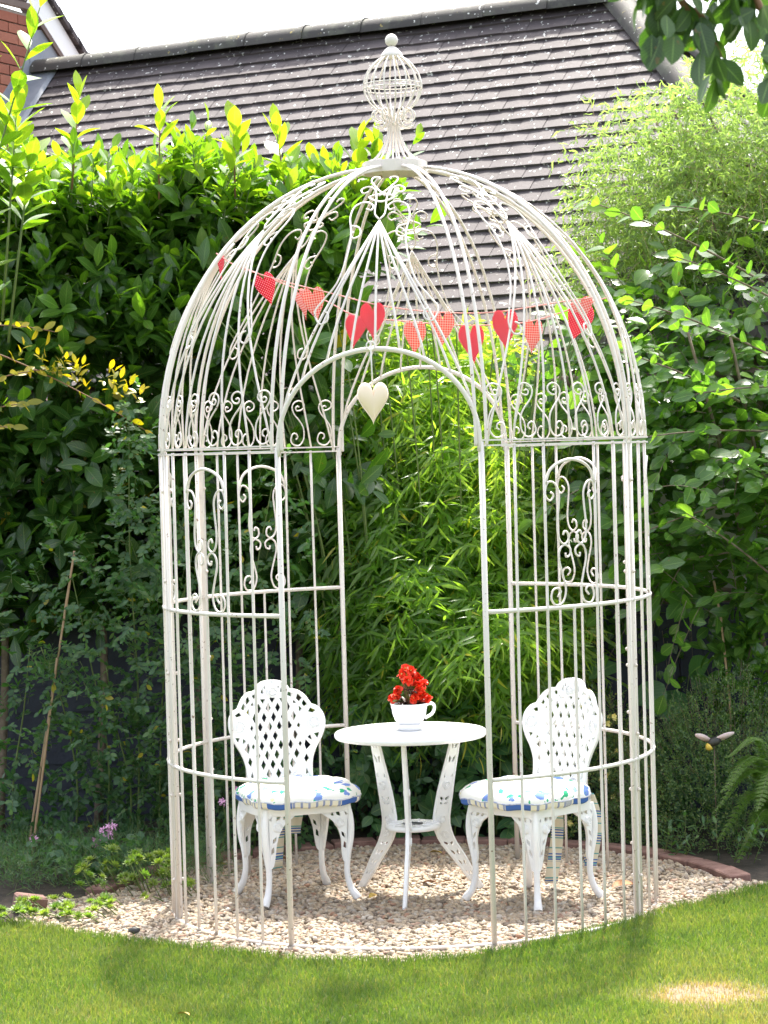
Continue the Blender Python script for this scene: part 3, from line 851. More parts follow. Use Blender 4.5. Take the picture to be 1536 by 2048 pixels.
# frieze scrolls over the ring
FS = [(250, 150), (244, 122), (262, 110), (284, 130), (276, 160), (262, 165)]
FS = [(278, 125), (262, 112), (247, 128), (252, 152), (275, 158), (292, 140), (293, 110), (262, 78), (222, 100), (216, 135), (240, 190), (232, 245), (213, 310), (215, 395), (240, 440), (268, 455), (308, 440), (325, 408), (318, 365), (295, 350), (268, 365), (270, 395), (285, 402)]
FS2 = [(302, 120), (262, 72), (318, 112), (305, 180), (265, 250), (222, 300), (212, 350), (215, 405), (240, 445), (270, 456), (310, 440), (326, 410), (318, 370), (300, 352), (275, 362), (272, 392), (287, 398)]
def fr_(pts, u0, m_=1):
    q = catmull([((x-268)/3.84/490*m_*1.05, (468-y)/3.84/490) for x, y in pts], 3)
    return iron('scroll', [dome(0, u0+u, max(z, 0)+.012, 0) for u, z in q], .0034, 5)
FSA = [(262, 150), (246, 135), (250, 112), (272, 104), (290, 122), (288, 150), (262, 165)]
SC = [(258, 128), (275, 120), (290, 135), (278, 158), (245, 155), (218, 130), (222, 95), (262, 74), (305, 90), (322, 130), (302, 185), (255, 240), (222, 290), (210, 340), (213, 400), (238, 442), (268, 456), (308, 442), (328, 410), (318, 368), (298, 350), (272, 362), (268, 388), (284, 402)]
for k in range(6):
    P.append(fr_(SC, (k-2.5)*.131, 1))
# fan rods rising to one point in each bay
ZA = .86; SAp = float(sz_(ZA))
def fanrod(a_end, s_end, name='rod'):
    n = 12; out = []
    for t in np.linspace(0, 1, n):
        s = s_end+(SAp-s_end)*t
        ang = a_end*(1-t**1.22); z = zs(s); r = np.interp(s, _s, _r)
        out.append(cyl(ang, Z3+z, r-.001))
    return out
for k in (-.93, -.667, -.333, 0, .333, .667, .93): P.append(iron('rod', fanrod(h8*k, .012), .0045, 6))
# domed scrolls between rib and apex
def dm(pts, r=.0037, off=.002):
    q = catmull(pts, 4); return iron('scroll', [dome(0, u, s, off) for u, s in q], r, 5)
a_ = SAp
for m_ in (1, -1):
    P.append(dm([(m_*u, s) for u, s in [(.055, a_+.08), (.035, a_+.07), (.03, a_+.10), (.06, a_+.125), (.10, a_+.10), (.115, a_+.03), (.105, a_-.08), (.12, a_-.20), (.150, a_-.32), (.195, a_-.43), (.215, a_-.49), (.200, a_-.53), (.170, a_-.52), (.168, a_-.49), (.185, a_-.48)]]))
    P.append(dm([(m_*u, s) for u, s in [(.0, a_+.01), (.02, a_+.05), (.02, a_+.15), (.03, a_+.22), (.06, a_+.25), (.085, a_+.225), (.075, a_+.195), (.055, a_+.205)]]))
    P.append(dm([(m_*u, s) for u, s in [(.012, a_+.17), (.0, a_+.19), (.018, a_+.22), (.05, a_+.30), (.045, a_+.345), (.022, a_+.345), (.022, a_+.322)]]))
    P.append(dm([(m_*u, s) for u, s in [(.105, a_-.02), (.075, a_-.035), (.07, a_-.075), (.095, a_-.09), (.107, a_-.07), (.095, a_-.055)]]))
P.append(dm([(0, a_+.19), (.05, a_+.16), (0, a_+.125), (-.05, a_+.16), (0, a_+.19)], .004))
NB = 6+0
bayset(P, [a for a in sectors])
# door bays: the same dome ironwork but an arch instead of the ring
D = []
AH = .36
def archz(a): return AH*math.sqrt(max(0, 1-abs(a/h8)**2.15))
path = []
for t in np.linspace(-pi/2, pi/2, 31):
    a = h8*.985*sin(t); z = AH*max(cos(t), 0)**(2/2.15); path.append(cyl(a, Z3+z, float(prof(z))+.002))
path = [cyl(-h8*.985, Z3-.03)]+path+[cyl(h8*.985, Z3-.03)]
D.append(iron('arch', path, .0092, 8))
for k in (-3.85, -3.05, -2.0, -1.0, 0, 1.0, 2.0, 3.05, 3.85):
    a = k*h8/4.1; D.append(iron('rod', fanrod(a, float(sz_(archz(a)))), .0048, 6))
for m_ in (1, -1):
    D.append(dm([(m_*u, s) for u, s in [(.055, a_+.08), (.035, a_+.07), (.03, a_+.10), (.06, a_+.125), (.10, a_+.10), (.115, a_+.03), (.105, a_-.08), (.12, a_-.20), (.150, a_-.30), (.20, a_-.37), (.235, a_-.42), (.215, a_-.47), (.185, a_-.46), (.182, a_-.43), (.2, a_-.42)]]))
    D.append(dm([(m_*u, s) for u, s in [(.0, a_+.01), (.02, a_+.05), (.02, a_+.15), (.03, a_+.22), (.06, a_+.25), (.085, a_+.225), (.075, a_+.195), (.055, a_+.205)]]))
    D.append(dm([(m_*u, s) for u, s in [(.012, a_+.17), (.0, a_+.19), (.018, a_+.22), (.05, a_+.30), (.045, a_+.345), (.022, a_+.345), (.022, a_+.322)]]))
    D.append(dm([(m_*u, s) for u, s in [(.105, a_-.02), (.075, a_-.035), (.07, a_-.075), (.095, a_-.09), (.107, a_-.07), (.095, a_-.055)]]))
D.append(dm([(0, a_+.19), (.05, a_+.16), (0, a_+.125), (-.05, a_+.16), (0, a_+.19)], .004))
bayset(D, doors)
m1 = MB(); m1.tube([cyl(a, .006-.011*(1-cos(a))) for a in np.linspace(0, 2*pi, 96, endpoint=False)], .0075, 6, closed=True)
br = build('base_ring', m1, 'gazebo', gz)
m1 = MB()
# ribs: two side by side over every post
for p_ in posts:
    for d_ in (-.021, .021):
        pts = [dome(p_, d_*min(1, .3+1.6*(1-s/_s[-1])), s, .003) for s in np.linspace(0, float(sz_(PB*.992)), 22)]
        pts = [cyl(p_+d_, Z3-.012)]+pts
        iron('rib', pts, .0070, 7)
def flatbar(a, d_, z0, z1, w=.024, t=.0055):
    M_ = Matrix.Rotation(a, 3, 'Z'); c = cyl(a+d_, (z0+z1)/2, .992); mb = MB(); mb.box(c, (t, w, z1-z0), M_); return mb
for i, p_ in enumerate(posts):
    if i in (0, 3, 4, 7):        # door posts
        s = 1 if i in (0, 4) else -1
        iron('post', [cyl(p_, -.015), cyl(p_, 1.0), cyl(p_, Z3+.005)], .0108, 8)
    else:
        for d_ in (-.0175, .0175):
            iron('bar', [cyl(p_+d_*1.35, -.012), cyl(p_+d_*1.35, Z3)], .0072, 6)
            o = build('flat_bar', flatbar(p_, d_*.25, -.01, Z3-.012), 'gazebo', gz, False)
        for z in (.16, .50, .72, .99, 1.36, 1.72):
            t_ = MB(); t_.lathe([(.0075, -.004), (.0075, 0), (.005, .004), (.001, .006)], (0, 0, 0), 8)
            mb = MB(); Rm_ = np.array(Matrix.Rotation(p_, 3, 'Z')@Matrix.Rotation(pi/2, 3, 'X'))
            mb.add(t_.arr()@Rm_.T+cyl(p_+.004, z, 1.012), t_.F)
            mb.add(t_.arr()@np.array(Matrix.Rotation(p_, 3, 'Z')@Matrix.Rotation(-pi/2, 3, 'X')).T+cyl(p_+.004, z, .974), t_.F)
            build('bolt', mb, 'bolt', gz)
# crown plate, flared wires, cage ball, finial
zt = Z3+PB
mb = MB(); mb.lathe([(.128, -.022), (.134, -.022), (.134, .024), (.128, .024)], (0, 0, zt-.005), 16, False)
mb.add([cyl(a, z_, r_) for z_ in (zt-.027, zt+.019) for r_ in (.128,) for a in np.linspace(0, 2*pi, 16, endpoint=False)], [])
build('crown_band', mb, 'gazebo', gz, False)
mb = MB(); mb.lathe([(.132, 0), (.132, .004)], (0, 0, zt+.017), 16); build('crown_plate', mb, 'gazebo', gz, False)
NW = 16
for i in range(NW):
    a = 2*pi*i/NW+.1
    pr_ = catmull([(.122, zt+.020), (.085, zt+.035), (.052, zt+.075), (.030, zt+.125), (.022, zt+.165), (.026, zt+.192), (.045, zt+.218), (.095, zt+.265), (.120, zt+.323), (.109, zt+.382), (.073, zt+.430), (.030, zt+.460)], 3)
    iron('wire', [cyl(a, z, r) for r, z in pr_], .0036, 5)
iron('hoop', [cyl(a, zt+.323, .120) for a in np.linspace(0, 2*pi, 32, endpoint=False)], .0028, 5, closed=True)
iron('hoop', [cyl(a, zt+.340, .119) for a in np.linspace(0, 2*pi, 32, endpoint=False)], .0024, 5, closed=True)
for i in range(12):
    a = 2*pi*i/12
    q = catmull([(.058, .212), (.050, .200), (.058, .188), (.075, .190), (.088, .206), (.085, .228), (.062, .238), (.040, .226), (.030, .203), (.036, .178), (.056, .165), (.078, .168), (.084, .178)], 3)
    iron('curl', [cyl(a, zt+z, r) for r, z in q], .0036, 5)
mb = MB(); mb.lathe([(.045, 0), (.046, .008), (.040, .018), (.030, .030), (.017, .042), (.010, .046)], (0, 0, zt+.452), 20); build('finial_cap', mb, 'gazebo', gz)
mb = MB(); mb.lathe([(.003, -.026)]+[(.0265*cos(t), .0265*sin(t)) for t in np.linspace(-1.4, 1.4, 12)]+[(.003, .026)], (0, 0, zt+.522), 20); build('finial_ball', mb, 'gazebo', gz)

# ------------------------------------------------------------------ hearts
def heart(w, h, depth, rings=(0, .35, .6, .8, .93, 1), n=40, notch=1.0):
    out = []
    for t in np.linspace(0, 2*pi, n, endpoint=False):
        x = sin(t)**3; y = (13*cos(t)-5*cos(2*t)-2*cos(3*t)-cos(4*t))/17
        y = y if y > 0 else y*1.0
        if y < -.1: x *= .96
        out.append((x*w/2, y))
    out = np.array(out); y0, y1 = out[:, 1].min(), out[:, 1].max()
    out[:, 1] = (out[:, 1]-y1)/(y1-y0)*h                     # top lobes at 0, tip at -h
    c = np.array([0, -h*.42]); V = []; F = []
    for s in (-1, 1):
        for r in rings:
            if r == 0: V.append((c[0], s*depth, c[1])); continue
            for p in out: q = c+(p-c)*r; V.append((q[0], s*depth*math.sqrt(max(0, 1-r**2.4)), q[1]))
    m = 1+(len(rings)-1)*n
    for s in range(2):
        b_ = s*m
        for j in range(n):
            f = (b_, b_+1+j, b_+1+(j+1) % n); F.append(f if s else f[::-1])
        for i in range(len(rings)-2):
            for j in range(n):
                f = (b_+1+i*n+j, b_+1+(i+1)*n+j, b_+1+(i+1)*n+(j+1) % n, b_+1+i*n+(j+1) % n); F.append(f if s else f[::-1])
    k = 1+(len(rings)-2)*n
    for j in range(n): F.append((k+j, k+(j+1) % n, m+k+(j+1) % n, m+k+j))
    return np.array(V), F
def heart_obj(name, p, w, h, depth, mat, parent, yaw=0, tilt=0, roll_=0):
    V, F = heart(w, h, depth)
    if depth < .01:                      # cloth: slight sag and curl
        ph = rnd.uniform(0, 6); V[:, 1] += .007*np.sin(V[:, 0]*38+ph)+.006*np.sin(V[:, 2]*30+ph*2)
    me = mesh(name, V, F); me.materials.append(MAT[mat])
    o = bpy.data.objects.new(name, me); col.objects.link(o)
    if parent is not None: o.parent = parent; o.location = Vector((np.array(p)-WL[parent]).tolist())
    else: o.location = p
    o.rotation_euler = (tilt, roll_, yaw); return o
zc = 2.243
hh = thing('hanging_heart', (-.105, -.968, zc), 'plump cream heart hanging on a white ribbon from the front door arch', 'hanging heart')
heart_obj('heart', (-.105, -.968, 2.113), .117, .158, .026, 'creamheart', hh, .12)
mb = MB(); mb.tube([(-.108, -.968, zc+.02), (-.107, -.968, 2.18), (-.105, -.968, 2.095)], .0032, 5); mb.tube([(-.108+.016*sin(t), -.968, zc+.006+.016*cos(t)) for t in np.linspace(0, 2*pi, 12)], .003, 5); build('ribbon', mb, 'string', hh)

def garland(label, pts, hearts):
    P_ = catmull(pts, 6)
    t_ = thing('heart_bunting', tuple(P_[0]), label, 'bunting')
    mb = MB(); mb.tube(P_, .0028, 5); build('cord', mb, 'redstring', t_)
    for x, mat, w, h, yw, rl in hearts:
        i = int(np.argmin(abs(P_[:, 0]-x))); p = P_[i]+np.array([0, -.004, .004])
        heart_obj('heart', p, w*.94, h*1.08, .004, mat, t_, yw, rnd.uniform(-.05, .05), rl)
def gx(x): return (x-797)/484.
def gzv(x, y): return 1.8356+(914+13-(x-300)*.0272-y)/484.
def g3(x, y, Y):
    k = (9.53+Y)/9.53; return (gx(x)*k, Y, 1.8356+(gzv(x, y)-1.8356)*k)
garland('string of red and pink cloth hearts strung highest across the dome', [g3(436, 508, -.02), g3(480, 535, -.06), g3(576, 566, -.10), g3(672, 590, -.13), g3(760, 612, -.15), g3(865, 625, -.15), g3(985, 626, -.15), g3(1130, 604, -.16), g3(1200, 596, -.18)],
    [(g3(444, 0, 0)[0], 'dot', .085, .10, 1.2, 0), (g3(522, 0, 0)[0], 'dot', .095, .13, .55, -.35), (g3(628, 0, 0)[0], 'gingham', .10, .135, .2, -.15), (g3(748, 0, 0)[0], 'dot', .11, .145, -.1, 0), (g3(880, 0, 0)[0], 'gingham', .108, .145, .1, .05), (g3(1011, 0, 0)[0], 'dot', .112, .155, 0, 0), (g3(1152, 0, 0)[0], 'gingham', .11, .08, .3, -.3)])
garland('string of red and pink cloth hearts sagging lower behind the first one', [g3(492, 538, .16), g3(552, 562, .13), g3(650, 602, .10), g3(712, 633, .08), g3(800, 643, .07), g3(890, 650, .06), g3(965, 652, .06), g3(1065, 643, .04), g3(1180, 606, .02), g3(1210, 598, .0)],
    [(g3(598, 0, 0)[0], 'gingham', .095, .125, .9, -.25), (g3(706, 0, 0)[0], 'dot', .10, .135, .3, .12), (g3(824, 0, 0)[0], 'gingham', .10, .135, -.35, .1), (g3(934, 0, 0)[0], 'dot', .118, .155, .2, -.08), (g3(1060, 0, 0)[0], 'gingham', .095, .135, -.55, .08), (g3(1166, 0, 0)[0], 'dot', .12, .16, .35, .35)])

# ------------------------------------------------------------------ cast chairs
def rosette(mb, cx, cz, r, place, yo=-.0):
    """raised rose: a domed disc with a spiral of petal ridges, placed by place(x, z, y)"""
    V = [place(cx, cz, yo-.011)]; n = 16; F = []
    for i, (q, h) in enumerate(((.35, .011), (.7, .009), (.95, .005), (1.0, -.004))):
        for j in range(n):
            a = 2*pi*j/n; rr = r*q*(1+.06*cos(5*a)); V.append(place(cx+rr*cos(a), cz+rr*sin(a), yo-h))
    for j in range(n): F.append((0, 1+j, 1+(j+1) % n))
    for i in range(3):
        for j in range(n): F.append((1+i*n+j, 1+(i+1)*n+j, 1+(i+1)*n+(j+1) % n, 1+i*n+(j+1) % n))
    mb.add(V, F)
    for rr, ph in ((.78, 0), (.52, 1.0), (.28, 2.2)):
        for k in range(3 if rr > .4 else 2):
            a0 = ph+k*2*pi/3
            mb.tube([place(cx+r*rr*(1-.12*t)*cos(a0+t*1.9), cz+r*rr*(1-.12*t)*sin(a0+t*1.9), yo-.011) for t in np.linspace(0, 1, 7)], .0026, 4)
def diamond(cx, cz, w, h): return [(cx, cz+h), (cx+w, cz), (cx, cz-h), (cx-w, cz)]
HALF = [(0, .890), (.040, .884), (.066, .868), (.080, .848), (.112, .842), (.140, .822), (.158, .795), (.168, .778), (.192, .768), (.210, .745), (.217, .715), (.213, .68), (.197, .64), (.172, .598), (.154, .555), (.146, .51), (.144, .46), (.146, .41)]
def back_plate():
    sm = catmull(HALF[:8], 4).tolist()+catmull(HALF[7:], 4).tolist()[1:]
    outl = [(x, z) for x, z in sm]+[(-x, z) for x, z in sm[::-1][:-1]]
    holes = []
    dx, dz = .0435, .0395
    for j in range(-6, 7):
        for i in range(-4, 5):
            cx = (i+.5*(j % 2))*dx; cz = .652+j*dz
            q = (cx/.120)**2+((cz-.652)/.195)**2
            if q < .80: holes.append(diamond(cx, cz, .0128, .0245))
            elif q < .97: holes.append(diamond(cx*.97, .652+(cz-.652)*.98, .0085, .015))
    def tri(*p):
        mx, mz = sum(q[0] for q in p)/len(p), sum(q[1] for q in p)/len(p); p = [(mx+(x-mx)*1.06, mz+(z-mz)*1.06) for x, z in p]; holes.append(list(p)); holes.append([(-x, z) for x, z in p][::-1])
    tri((.042, .858), (.050, .838), (.036, .828)); tri((.030, .868), (.036, .856), (.028, .852))
    tri((.072, .836), (.092, .828), (.086, .812), (.068, .822)); tri((.050, .824), (.062, .812), (.046, .812))
    tri((.112, .828), (.130, .806), (.118, .790), (.104, .806)); tri((.092, .802), (.104, .786), (.088, .786)); tri((.136, .800), (.150, .778), (.136, .768), (.126, .784))
    tri((.112, .776), (.126, .760), (.112, .744)); tri((.160, .764), (.182, .752), (.172, .742), (.150, .748))
    tri((.192, .660), (.180, .632), (.166, .655)); tri((.152, .652), (.158, .625), (.138, .640)); tri((.130, .632), (.150, .606), (.130, .585), (.122, .61))
    tri((.128, .572), (.138, .550), (.124, .530), (.116, .552)); tri((.122, .515), (.130, .490), (.116, .480)); tri((.03, .462), (.045, .447), (.02, .440))
    V, F = plate(outl, holes, .014, .003)
    return V, F, outl
BPV, BPF, BOUT = back_plate()
def bplace(x, z, y):      # bend and lean of the back
    return np.array([x, .185+(z-.42)*.20-.9*x*x+y, z])
def seat_mesh():
    mb = MB(); n = 48; rings = []
    for z, k in ((.402, .985), (.412, 1.0), (.404, 1.0), (.372, .985), (.372, .95), (.395, .93)):
        rings.append([(.215*k*abs(cos(t))**.55*(1 if cos(t) > 0 else -1), .205*k*abs(sin(t))**.55*(1 if sin(t) > 0 else -1), z) for t in np.linspace(0, 2*pi, n, endpoint=False)])
    V = [p for r in rings for p in r]+[(0, 0, .402)]
    F = [(i*n+j, (i+1)*n+j, (i+1)*n+(j+1) % n, i*n+(j+1) % n) for i in range(5) for j in range(n)]+[(6*n, j, (j+1) % n) for j in range(n)]
    mb.add(V, F); return mb
LEGP = catmull([(.0, .395), (.012, .33), (.010, .26), (-.006, .18), (-.010, .11), (.004, .05), (.026, .018), (.036, .004)], 4)   # outward offset, z
def leg_mesh(sx, sy):
    mb = MB(); c = np.array([.178*sx, .168*sy]); out = norm(np.array([sx, sy]))
    path = [np.array([*(c+out*o_), z]) for o_, z in LEGP]
    rr = np.interp([p[2] for p in path], [0, .015, .04, .1, .2, .3, .4], [.017, .0185, .015, .0125, .0135, .014, .012])
    mb.tube(path, rr, 10)
    # two pierced bracket plates meeting at the corner
    ol = catmull([(.004, .395), (.125, .395), (.132, .378), (.112, .358), (.082, .335), (.060, .300), (.044, .255), (.032, .205), (.020, .165), (.004, .15)], 3)
    ol = [(x, z) for x, z in ol]
    holes = [[(.045, .372), (.062, .375), (.060, .358), (.044, .352)], [(.075, .372), (.093, .374), (.083, .356), (.072, .355)],
             [(.030, .278), (.046, .290), (.043, .272), (.026, .258)], [(.018, .236), (.031, .248), (.030, .222), (.014, .214)], [(.012, .36), (.024, .372), (.022, .352)]]
    V, F = plate(ol, holes, .010, .002)
    for ax in (0, 1):
        W_ = []
        for x, z, t in V:
            o_ = np.interp(z, LEGP[::-1, 1], LEGP[::-1, 0])
            p = np.array([*(c+out*o_), z])
            if ax == 0: p += np.array([-sx*x, sy*t+sy*.004, 0])
            else: p += np.array([sx*t+sx*.004, -sy*x, 0])
            W_.append(p)
        mb.add(W_, F)
        def pl(x, z, y, ax=ax):
            o_ = np.interp(z, LEGP[::-1, 1], LEGP[::-1, 0]); p = np.array([*(c+out*o_), z])
            return p+(np.array([-sx*x, -sy*y+sy*.004, 0]) if ax == 0 else np.array([-sx*y+sx*.004, -sy*x, 0]))
        rosette(mb, .052, .325, .022, pl)
    return mb
def make_chair(loc, rz, label):
    t = thing('garden_chair', loc, label, 'chair', 'white cast metal bistro chairs', rz)
    WL[t] = np.zeros(3)
    mb = MB(); mb.add([bplace(x, z, y) for x, z, y in BPV], BPF)
    o = build('backrest', mb, 'cast', t, True, 40)
    mb = MB(); mb.tube([bplace(x, z, -.004) for x, z in [(p[0]*.965, .66+(p[1]-.66)*.965) for p in BOUT] if z > .43], .0085, 7)
    build('rim', mb, 'cast', t)
    for cx, cz, r in ((0, .838, .026), (.168, .702, .033), (-.168, .702, .033), (.082, .468, .028), (-.082, .468, .028)):
        mb = MB(); rosette(mb, cx, cz, r, bplace, -.006); build('rose', mb, 'cast', t)
    mb = MB()
    mb.tube([bplace(.122*cos(a), .652+.190*sin(a), -.006) for a in np.linspace(0, 2*pi, 48, endpoint=False)], .0042, 5, closed=True)
    build('oval_rim', mb, 'cast', t)
    build('seat', seat_mesh(), 'cast', t, True, 40)
    for sx in (-1, 1):
        for sy in (-1, 1): build('leg', leg_mesh(sx, sy), 'cast', t, True, 50)
    return t
CH = [((-.496, .124, 0), .373, 'white cast lattice back chair to the left of the table'), ((.488, -.074, 0), -.80, 'white cast lattice back chair to the right of the table')]
ch0 = make_chair(*CH[0])
ch1 = ch0.copy(); col.objects.link(ch1); ch1.location = CH[1][0]; ch1.rotation_euler = (0, 0, CH[1][1]); ch1['label'] = CH[1][2]
for c in list(ch0.children): k = c.copy(); col.objects.link(k); k.parent = ch1

def cushion(loc, rz, label, seed, ties):
    t = thing('seat_cushion', (loc[0], loc[1], .412), label, 'cushion', None, rz); WL[t] = np.zeros(3)
    r_ = np.random.default_rng(seed); n = 72; prof_ = [0, .15, .3, .45, .6, .75, .86, .94, .985]
    V, L, F = [(0, 0, .062)], [(0, 0, 0)], []
    def R(a):
        ca, sa = abs(cos(a)), abs(sin(a)); k = (ca**3.4+sa**3.4)**(-1/3.4)
        return .236*k*(1+.022*cos(12*a)+.01*sin(5*a+seed))
    def zt_(q, a):
        x, y = q*R(a)*cos(a), q*R(a)*sin(a)
        z = .052*(1-q**3.4)**.5+.034
        for tx, ty in ((.09, .09), (-.09, .09), (.09, -.09), (-.09, -.09)):
            z -= .020*math.exp(-((x-tx)**2+(y-ty)**2)/.0022)
        return z+.004*sin(9*a+seed)*q*q+.003*sin(40*x)*cos(37*y)
    V[0] = (0, 0, zt_(0, 0))
    for q in prof_[1:]:
        for j in range(n):
            a = 2*pi*j/n; V.append((q*R(a)*cos(a), q*R(a)*sin(a), zt_(q, a))); L.append((q, a, 0))
    for q, z, l in ((1.0, .036, .97), (1.008, .024, .97), (1.004, .022, .99), (.995, .004, .99), (.96, -.004, .99), (.9, -.004, .9)):
        for j in range(n):
            a = 2*pi*j/n; V.append((q*R(a)*cos(a), q*R(a)*sin(a), z+.003*sin(12*a))); L.append((l if l > .95 else .5, a, 0))
    K = len(prof_)-1+6
    F += [(0, 1+j, 1+(j+1) % n) for j in range(n)]
    for i in range(K-1):
        for j in range(n): F.append((1+i*n+j, 1+(i+1)*n+j, 1+(i+1)*n+(j+1) % n, 1+i*n+(j+1) % n))
    F.append(tuple(1+(K-1)*n+j for j in range(n))[::-1])
    me = mesh('pad', V, F, L); me.materials.append(MAT['cushion']); o = bpy.data.objects.new('pad', me); col.objects.link(o); o.parent = t
    mb = MB(); mb.tube([(1.004*R(a)*cos(a), 1.004*R(a)*sin(a), (.023+.003*sin(12*a))) for a in np.linspace(0, 2*pi, 72, endpoint=False)], .0035, 5, closed=True); build('piping', mb, 'piping', t)
    for x, y, l, w, tw in ties:
        mb = MB(); V = []; m = 12
        for i in range(m+1):
            s = i/m; a = tw*s; yy = y+.018*sin(3*s+tw)+.02*min(1, s*4)
            for q in (-.5, .5): V.append((x+q*w*cos(a)+.012*sin(4*s), yy+q*w*sin(a), .012-l*s))
        mb.add(V, [(2*i, 2*i+1, 2*i+3, 2*i+2) for i in range(m)])
        o = build('tie', mb, 'tie', t); sm = o.modifiers.new('s', 'SOLIDIFY'); sm.thickness = .003
    return t
cushion((-.476, .094), .373, 'floral cushion with blue striped edge on the left chair', 1, [(-.01, .235, .34, .05, .3), (.075, .24, .20, .055, -.4)])
cushion((.465, -.096), -.80, 'white floral cushion with long striped ties on the right chair', 2, [(-.09, .24, .40, .055, .75), (.13, .235, .33, .05, .7), (.1, .255, .3, .045, .2)])

# ------------------------------------------------------------------ table
tb = thing('bistro_table', (0, .085, 0), 'round white cast metal bistro table on three pierced legs between the two chairs', 'table')
WL[tb] = np.array([0, .085, 0.])
mb = MB(); mb.lathe([(.003, .692), (.30, .692), (.312, .690), (.318, .683), (.318, .672), (.312, .664), (.300, .664), (.29, .672), (.003, .672)], (0, .085, 0), 64, False); build('tabletop', mb, 'cast', tb, True, 50)
mb = MB(); mb.lathe([(.045, .300), (.112, .300), (.117, .294), (.117, .284), (.112, .279), (.045, .279)], (0, .085, 0), 40, False)
for i in range(10):
    a = 2*pi*i/10; mb.box((.08*cos(a), .085+.08*sin(a), .302), (.045, .010, .004), Matrix.Rotation(a+.3, 3, 'Z'))
build('lower_shelf', mb, 'cast', tb, True, 50)
# leg: pierced plate whose broad face looks outwards
lw = [(0, .016), (.06, .021), (.16, .031), (.25, .036), (.33, .036), (.42, .034), (.55, .025), (.668, .019)]
zl = [p[0] for p in lw]; wl = [p[1] for p in lw]
ol = [(-w, z) for z, w in lw]+[(w, z) for z, w in lw[::-1]]
ol = []
for s in (1, -1):
    q = catmull([(w*s, z) for z, w in (lw if s == 1 else lw[::-1])], 5); ol += q.tolist()
hs_ = []
def hp(*p): hs_.append([tuple(x) for x in p]); hs_.append([(-x, z) for x, z in p][::-1])
for z0, w_, h_ in ((.615, .007, .026), (.560, .010, .034), (.395, .014, .020), (.385-.01, .012, .010), (.205, .016, .018), (.165, .013, .026), (.120, .010, .030), (.075, .007, .026)):
    hp((.004, z0-h_*.3), (.004, z0+h_*.1), (.004+w_, z0+h_*.5), (.004+w_*1.1, z0+h_*.1), (.004+w_*.5, z0-h_*.5))
hp((.018, .505), (.026, .49), (.014, .482)); hp((.024, .36), (.033, .345), (.025, .33))
hs_.append([(-.006, .632), (-.006, .650), (0, .656), (.006, .650), (.006, .632)])
LPV, LPF = plate(ol, hs_, .014, .003)
LR_ = catmull([(.300, .0), (.262, .05), (.205, .14), (.150, .22), (.128, .29), (.135, .36), (.160, .48), (.190, .60), (.205, .668)], 4)
def tleg(ang):
    mb = MB(); e = np.array([cos(ang), sin(ang), 0]); t_ = np.array([-sin(ang), cos(ang), 0]); c = np.array([0, .085, 0])
    def pl(x, z, y): r = np.interp(z, LR_[:, 1], LR_[:, 0]); return c+e*(r+x)+t_*y+zz*z
    mb.add([pl(x, z, y) for x, z, y in LPV], LPF)
    for s in (-1, 1):
        mb.tube([pl(s*(np.interp(z, zl, wl)-.004), z, -.002) for z in np.linspace(.002, .662, 24)], .0075, 6)
    for cz in (.45, .31, .245):
        rosette(mb, 0, cz, .021, pl, .001)
        rosette(mb, 0, cz, .021, lambda x, z, y: pl(x, z, -y), .001)
    return mb
for a in (140, 20, -98): build('leg', tleg(radians(a)), 'cast', tb, True, 45)
mb = MB()
for a in np.linspace(0, 2*pi, 3, endpoint=False)+.6: mb.lathe([(.012, 0), (.014, .012), (.012, .014)], (.05*cos(a), .085+.05*sin(a), .656), 10)
build('fixing_bolt', mb, 'cast', tb)

# ------------------------------------------------------------------ cup planter
cx_, cy_ = -.002, .085
zt0 = .6925
sa = MB(); sa.lathe([(.003, .000), (.045, .000), (.050, .004), (.064, .020), (.067, .026), (.063, .027), (.048, .014), (.003, .012)], (cx_, cy_, zt0), 40, False)
o = build('saucer', sa, 'china', None); tag(o, 'white saucer under the teacup planter on the round table', 'saucer')
cup = thing('teacup_planter', (cx_, cy_, zt0+.0125), 'white teacup shaped planter standing on its saucer on the table', 'planter')
mb = MB(); mb.lathe([(.003, .0), (.040, .0), (.042, .006), (.046, .012), (.060, .030), (.070, .055), (.0745, .080), (.0765, .094), (.079, .096), (.079, .100), (.0745, .100), (.071, .088), (.066, .060), (.003, .058)], (cx_, cy_, zt0+.0125), 40, False); build('bowl', mb, 'china', cup, True, 60)
mb = MB(); q = catmull([(.072, .092), (.092, .097), (.104, .088), (.103, .068), (.090, .050), (.064, .036)], 5); mb.tube([(cx_+x, cy_, zt0+.0125+z) for x, z in q], .0065, 8); build('handle', mb, 'china', cup)
mb = MB(); mb.lathe([(.003, .078), (.068, .078), (.068, .070), (.003, .070)], (cx_, cy_, zt0+.0125), 24, False); build('compost', mb, 'soil', cup)
be = thing('begonia_plant', (cx_, cy_, zt0+.09), 'begonia with bright red flowers and bronze leaves growing in the teacup planter', 'flowering plant')
zb = zt0+.09
r_ = np.random.default_rng(5)
heads = [(-.012, 0, .185), (.012, -.02, .178), (-.03, -.01, .160), (.025, .0, .155), (.045, .0, .135), (.062, -.02, .115), (.035, -.03, .110), (-.045, -.02, .090), (-.060, -.03, .062), (.040, -.04, .075), (.060, -.02, .060), (.022, -.05, .050), (.078, -.01, .048), (-.02, .02, .14), (.0, -.045, .135), (.05, -.045, .095), (-.07, -.01, .05), (.02, .01, .17), (.05, .02, .05)]
heads = [(a_*.95, b_, c_*.88) for a_, b_, c_ in heads]
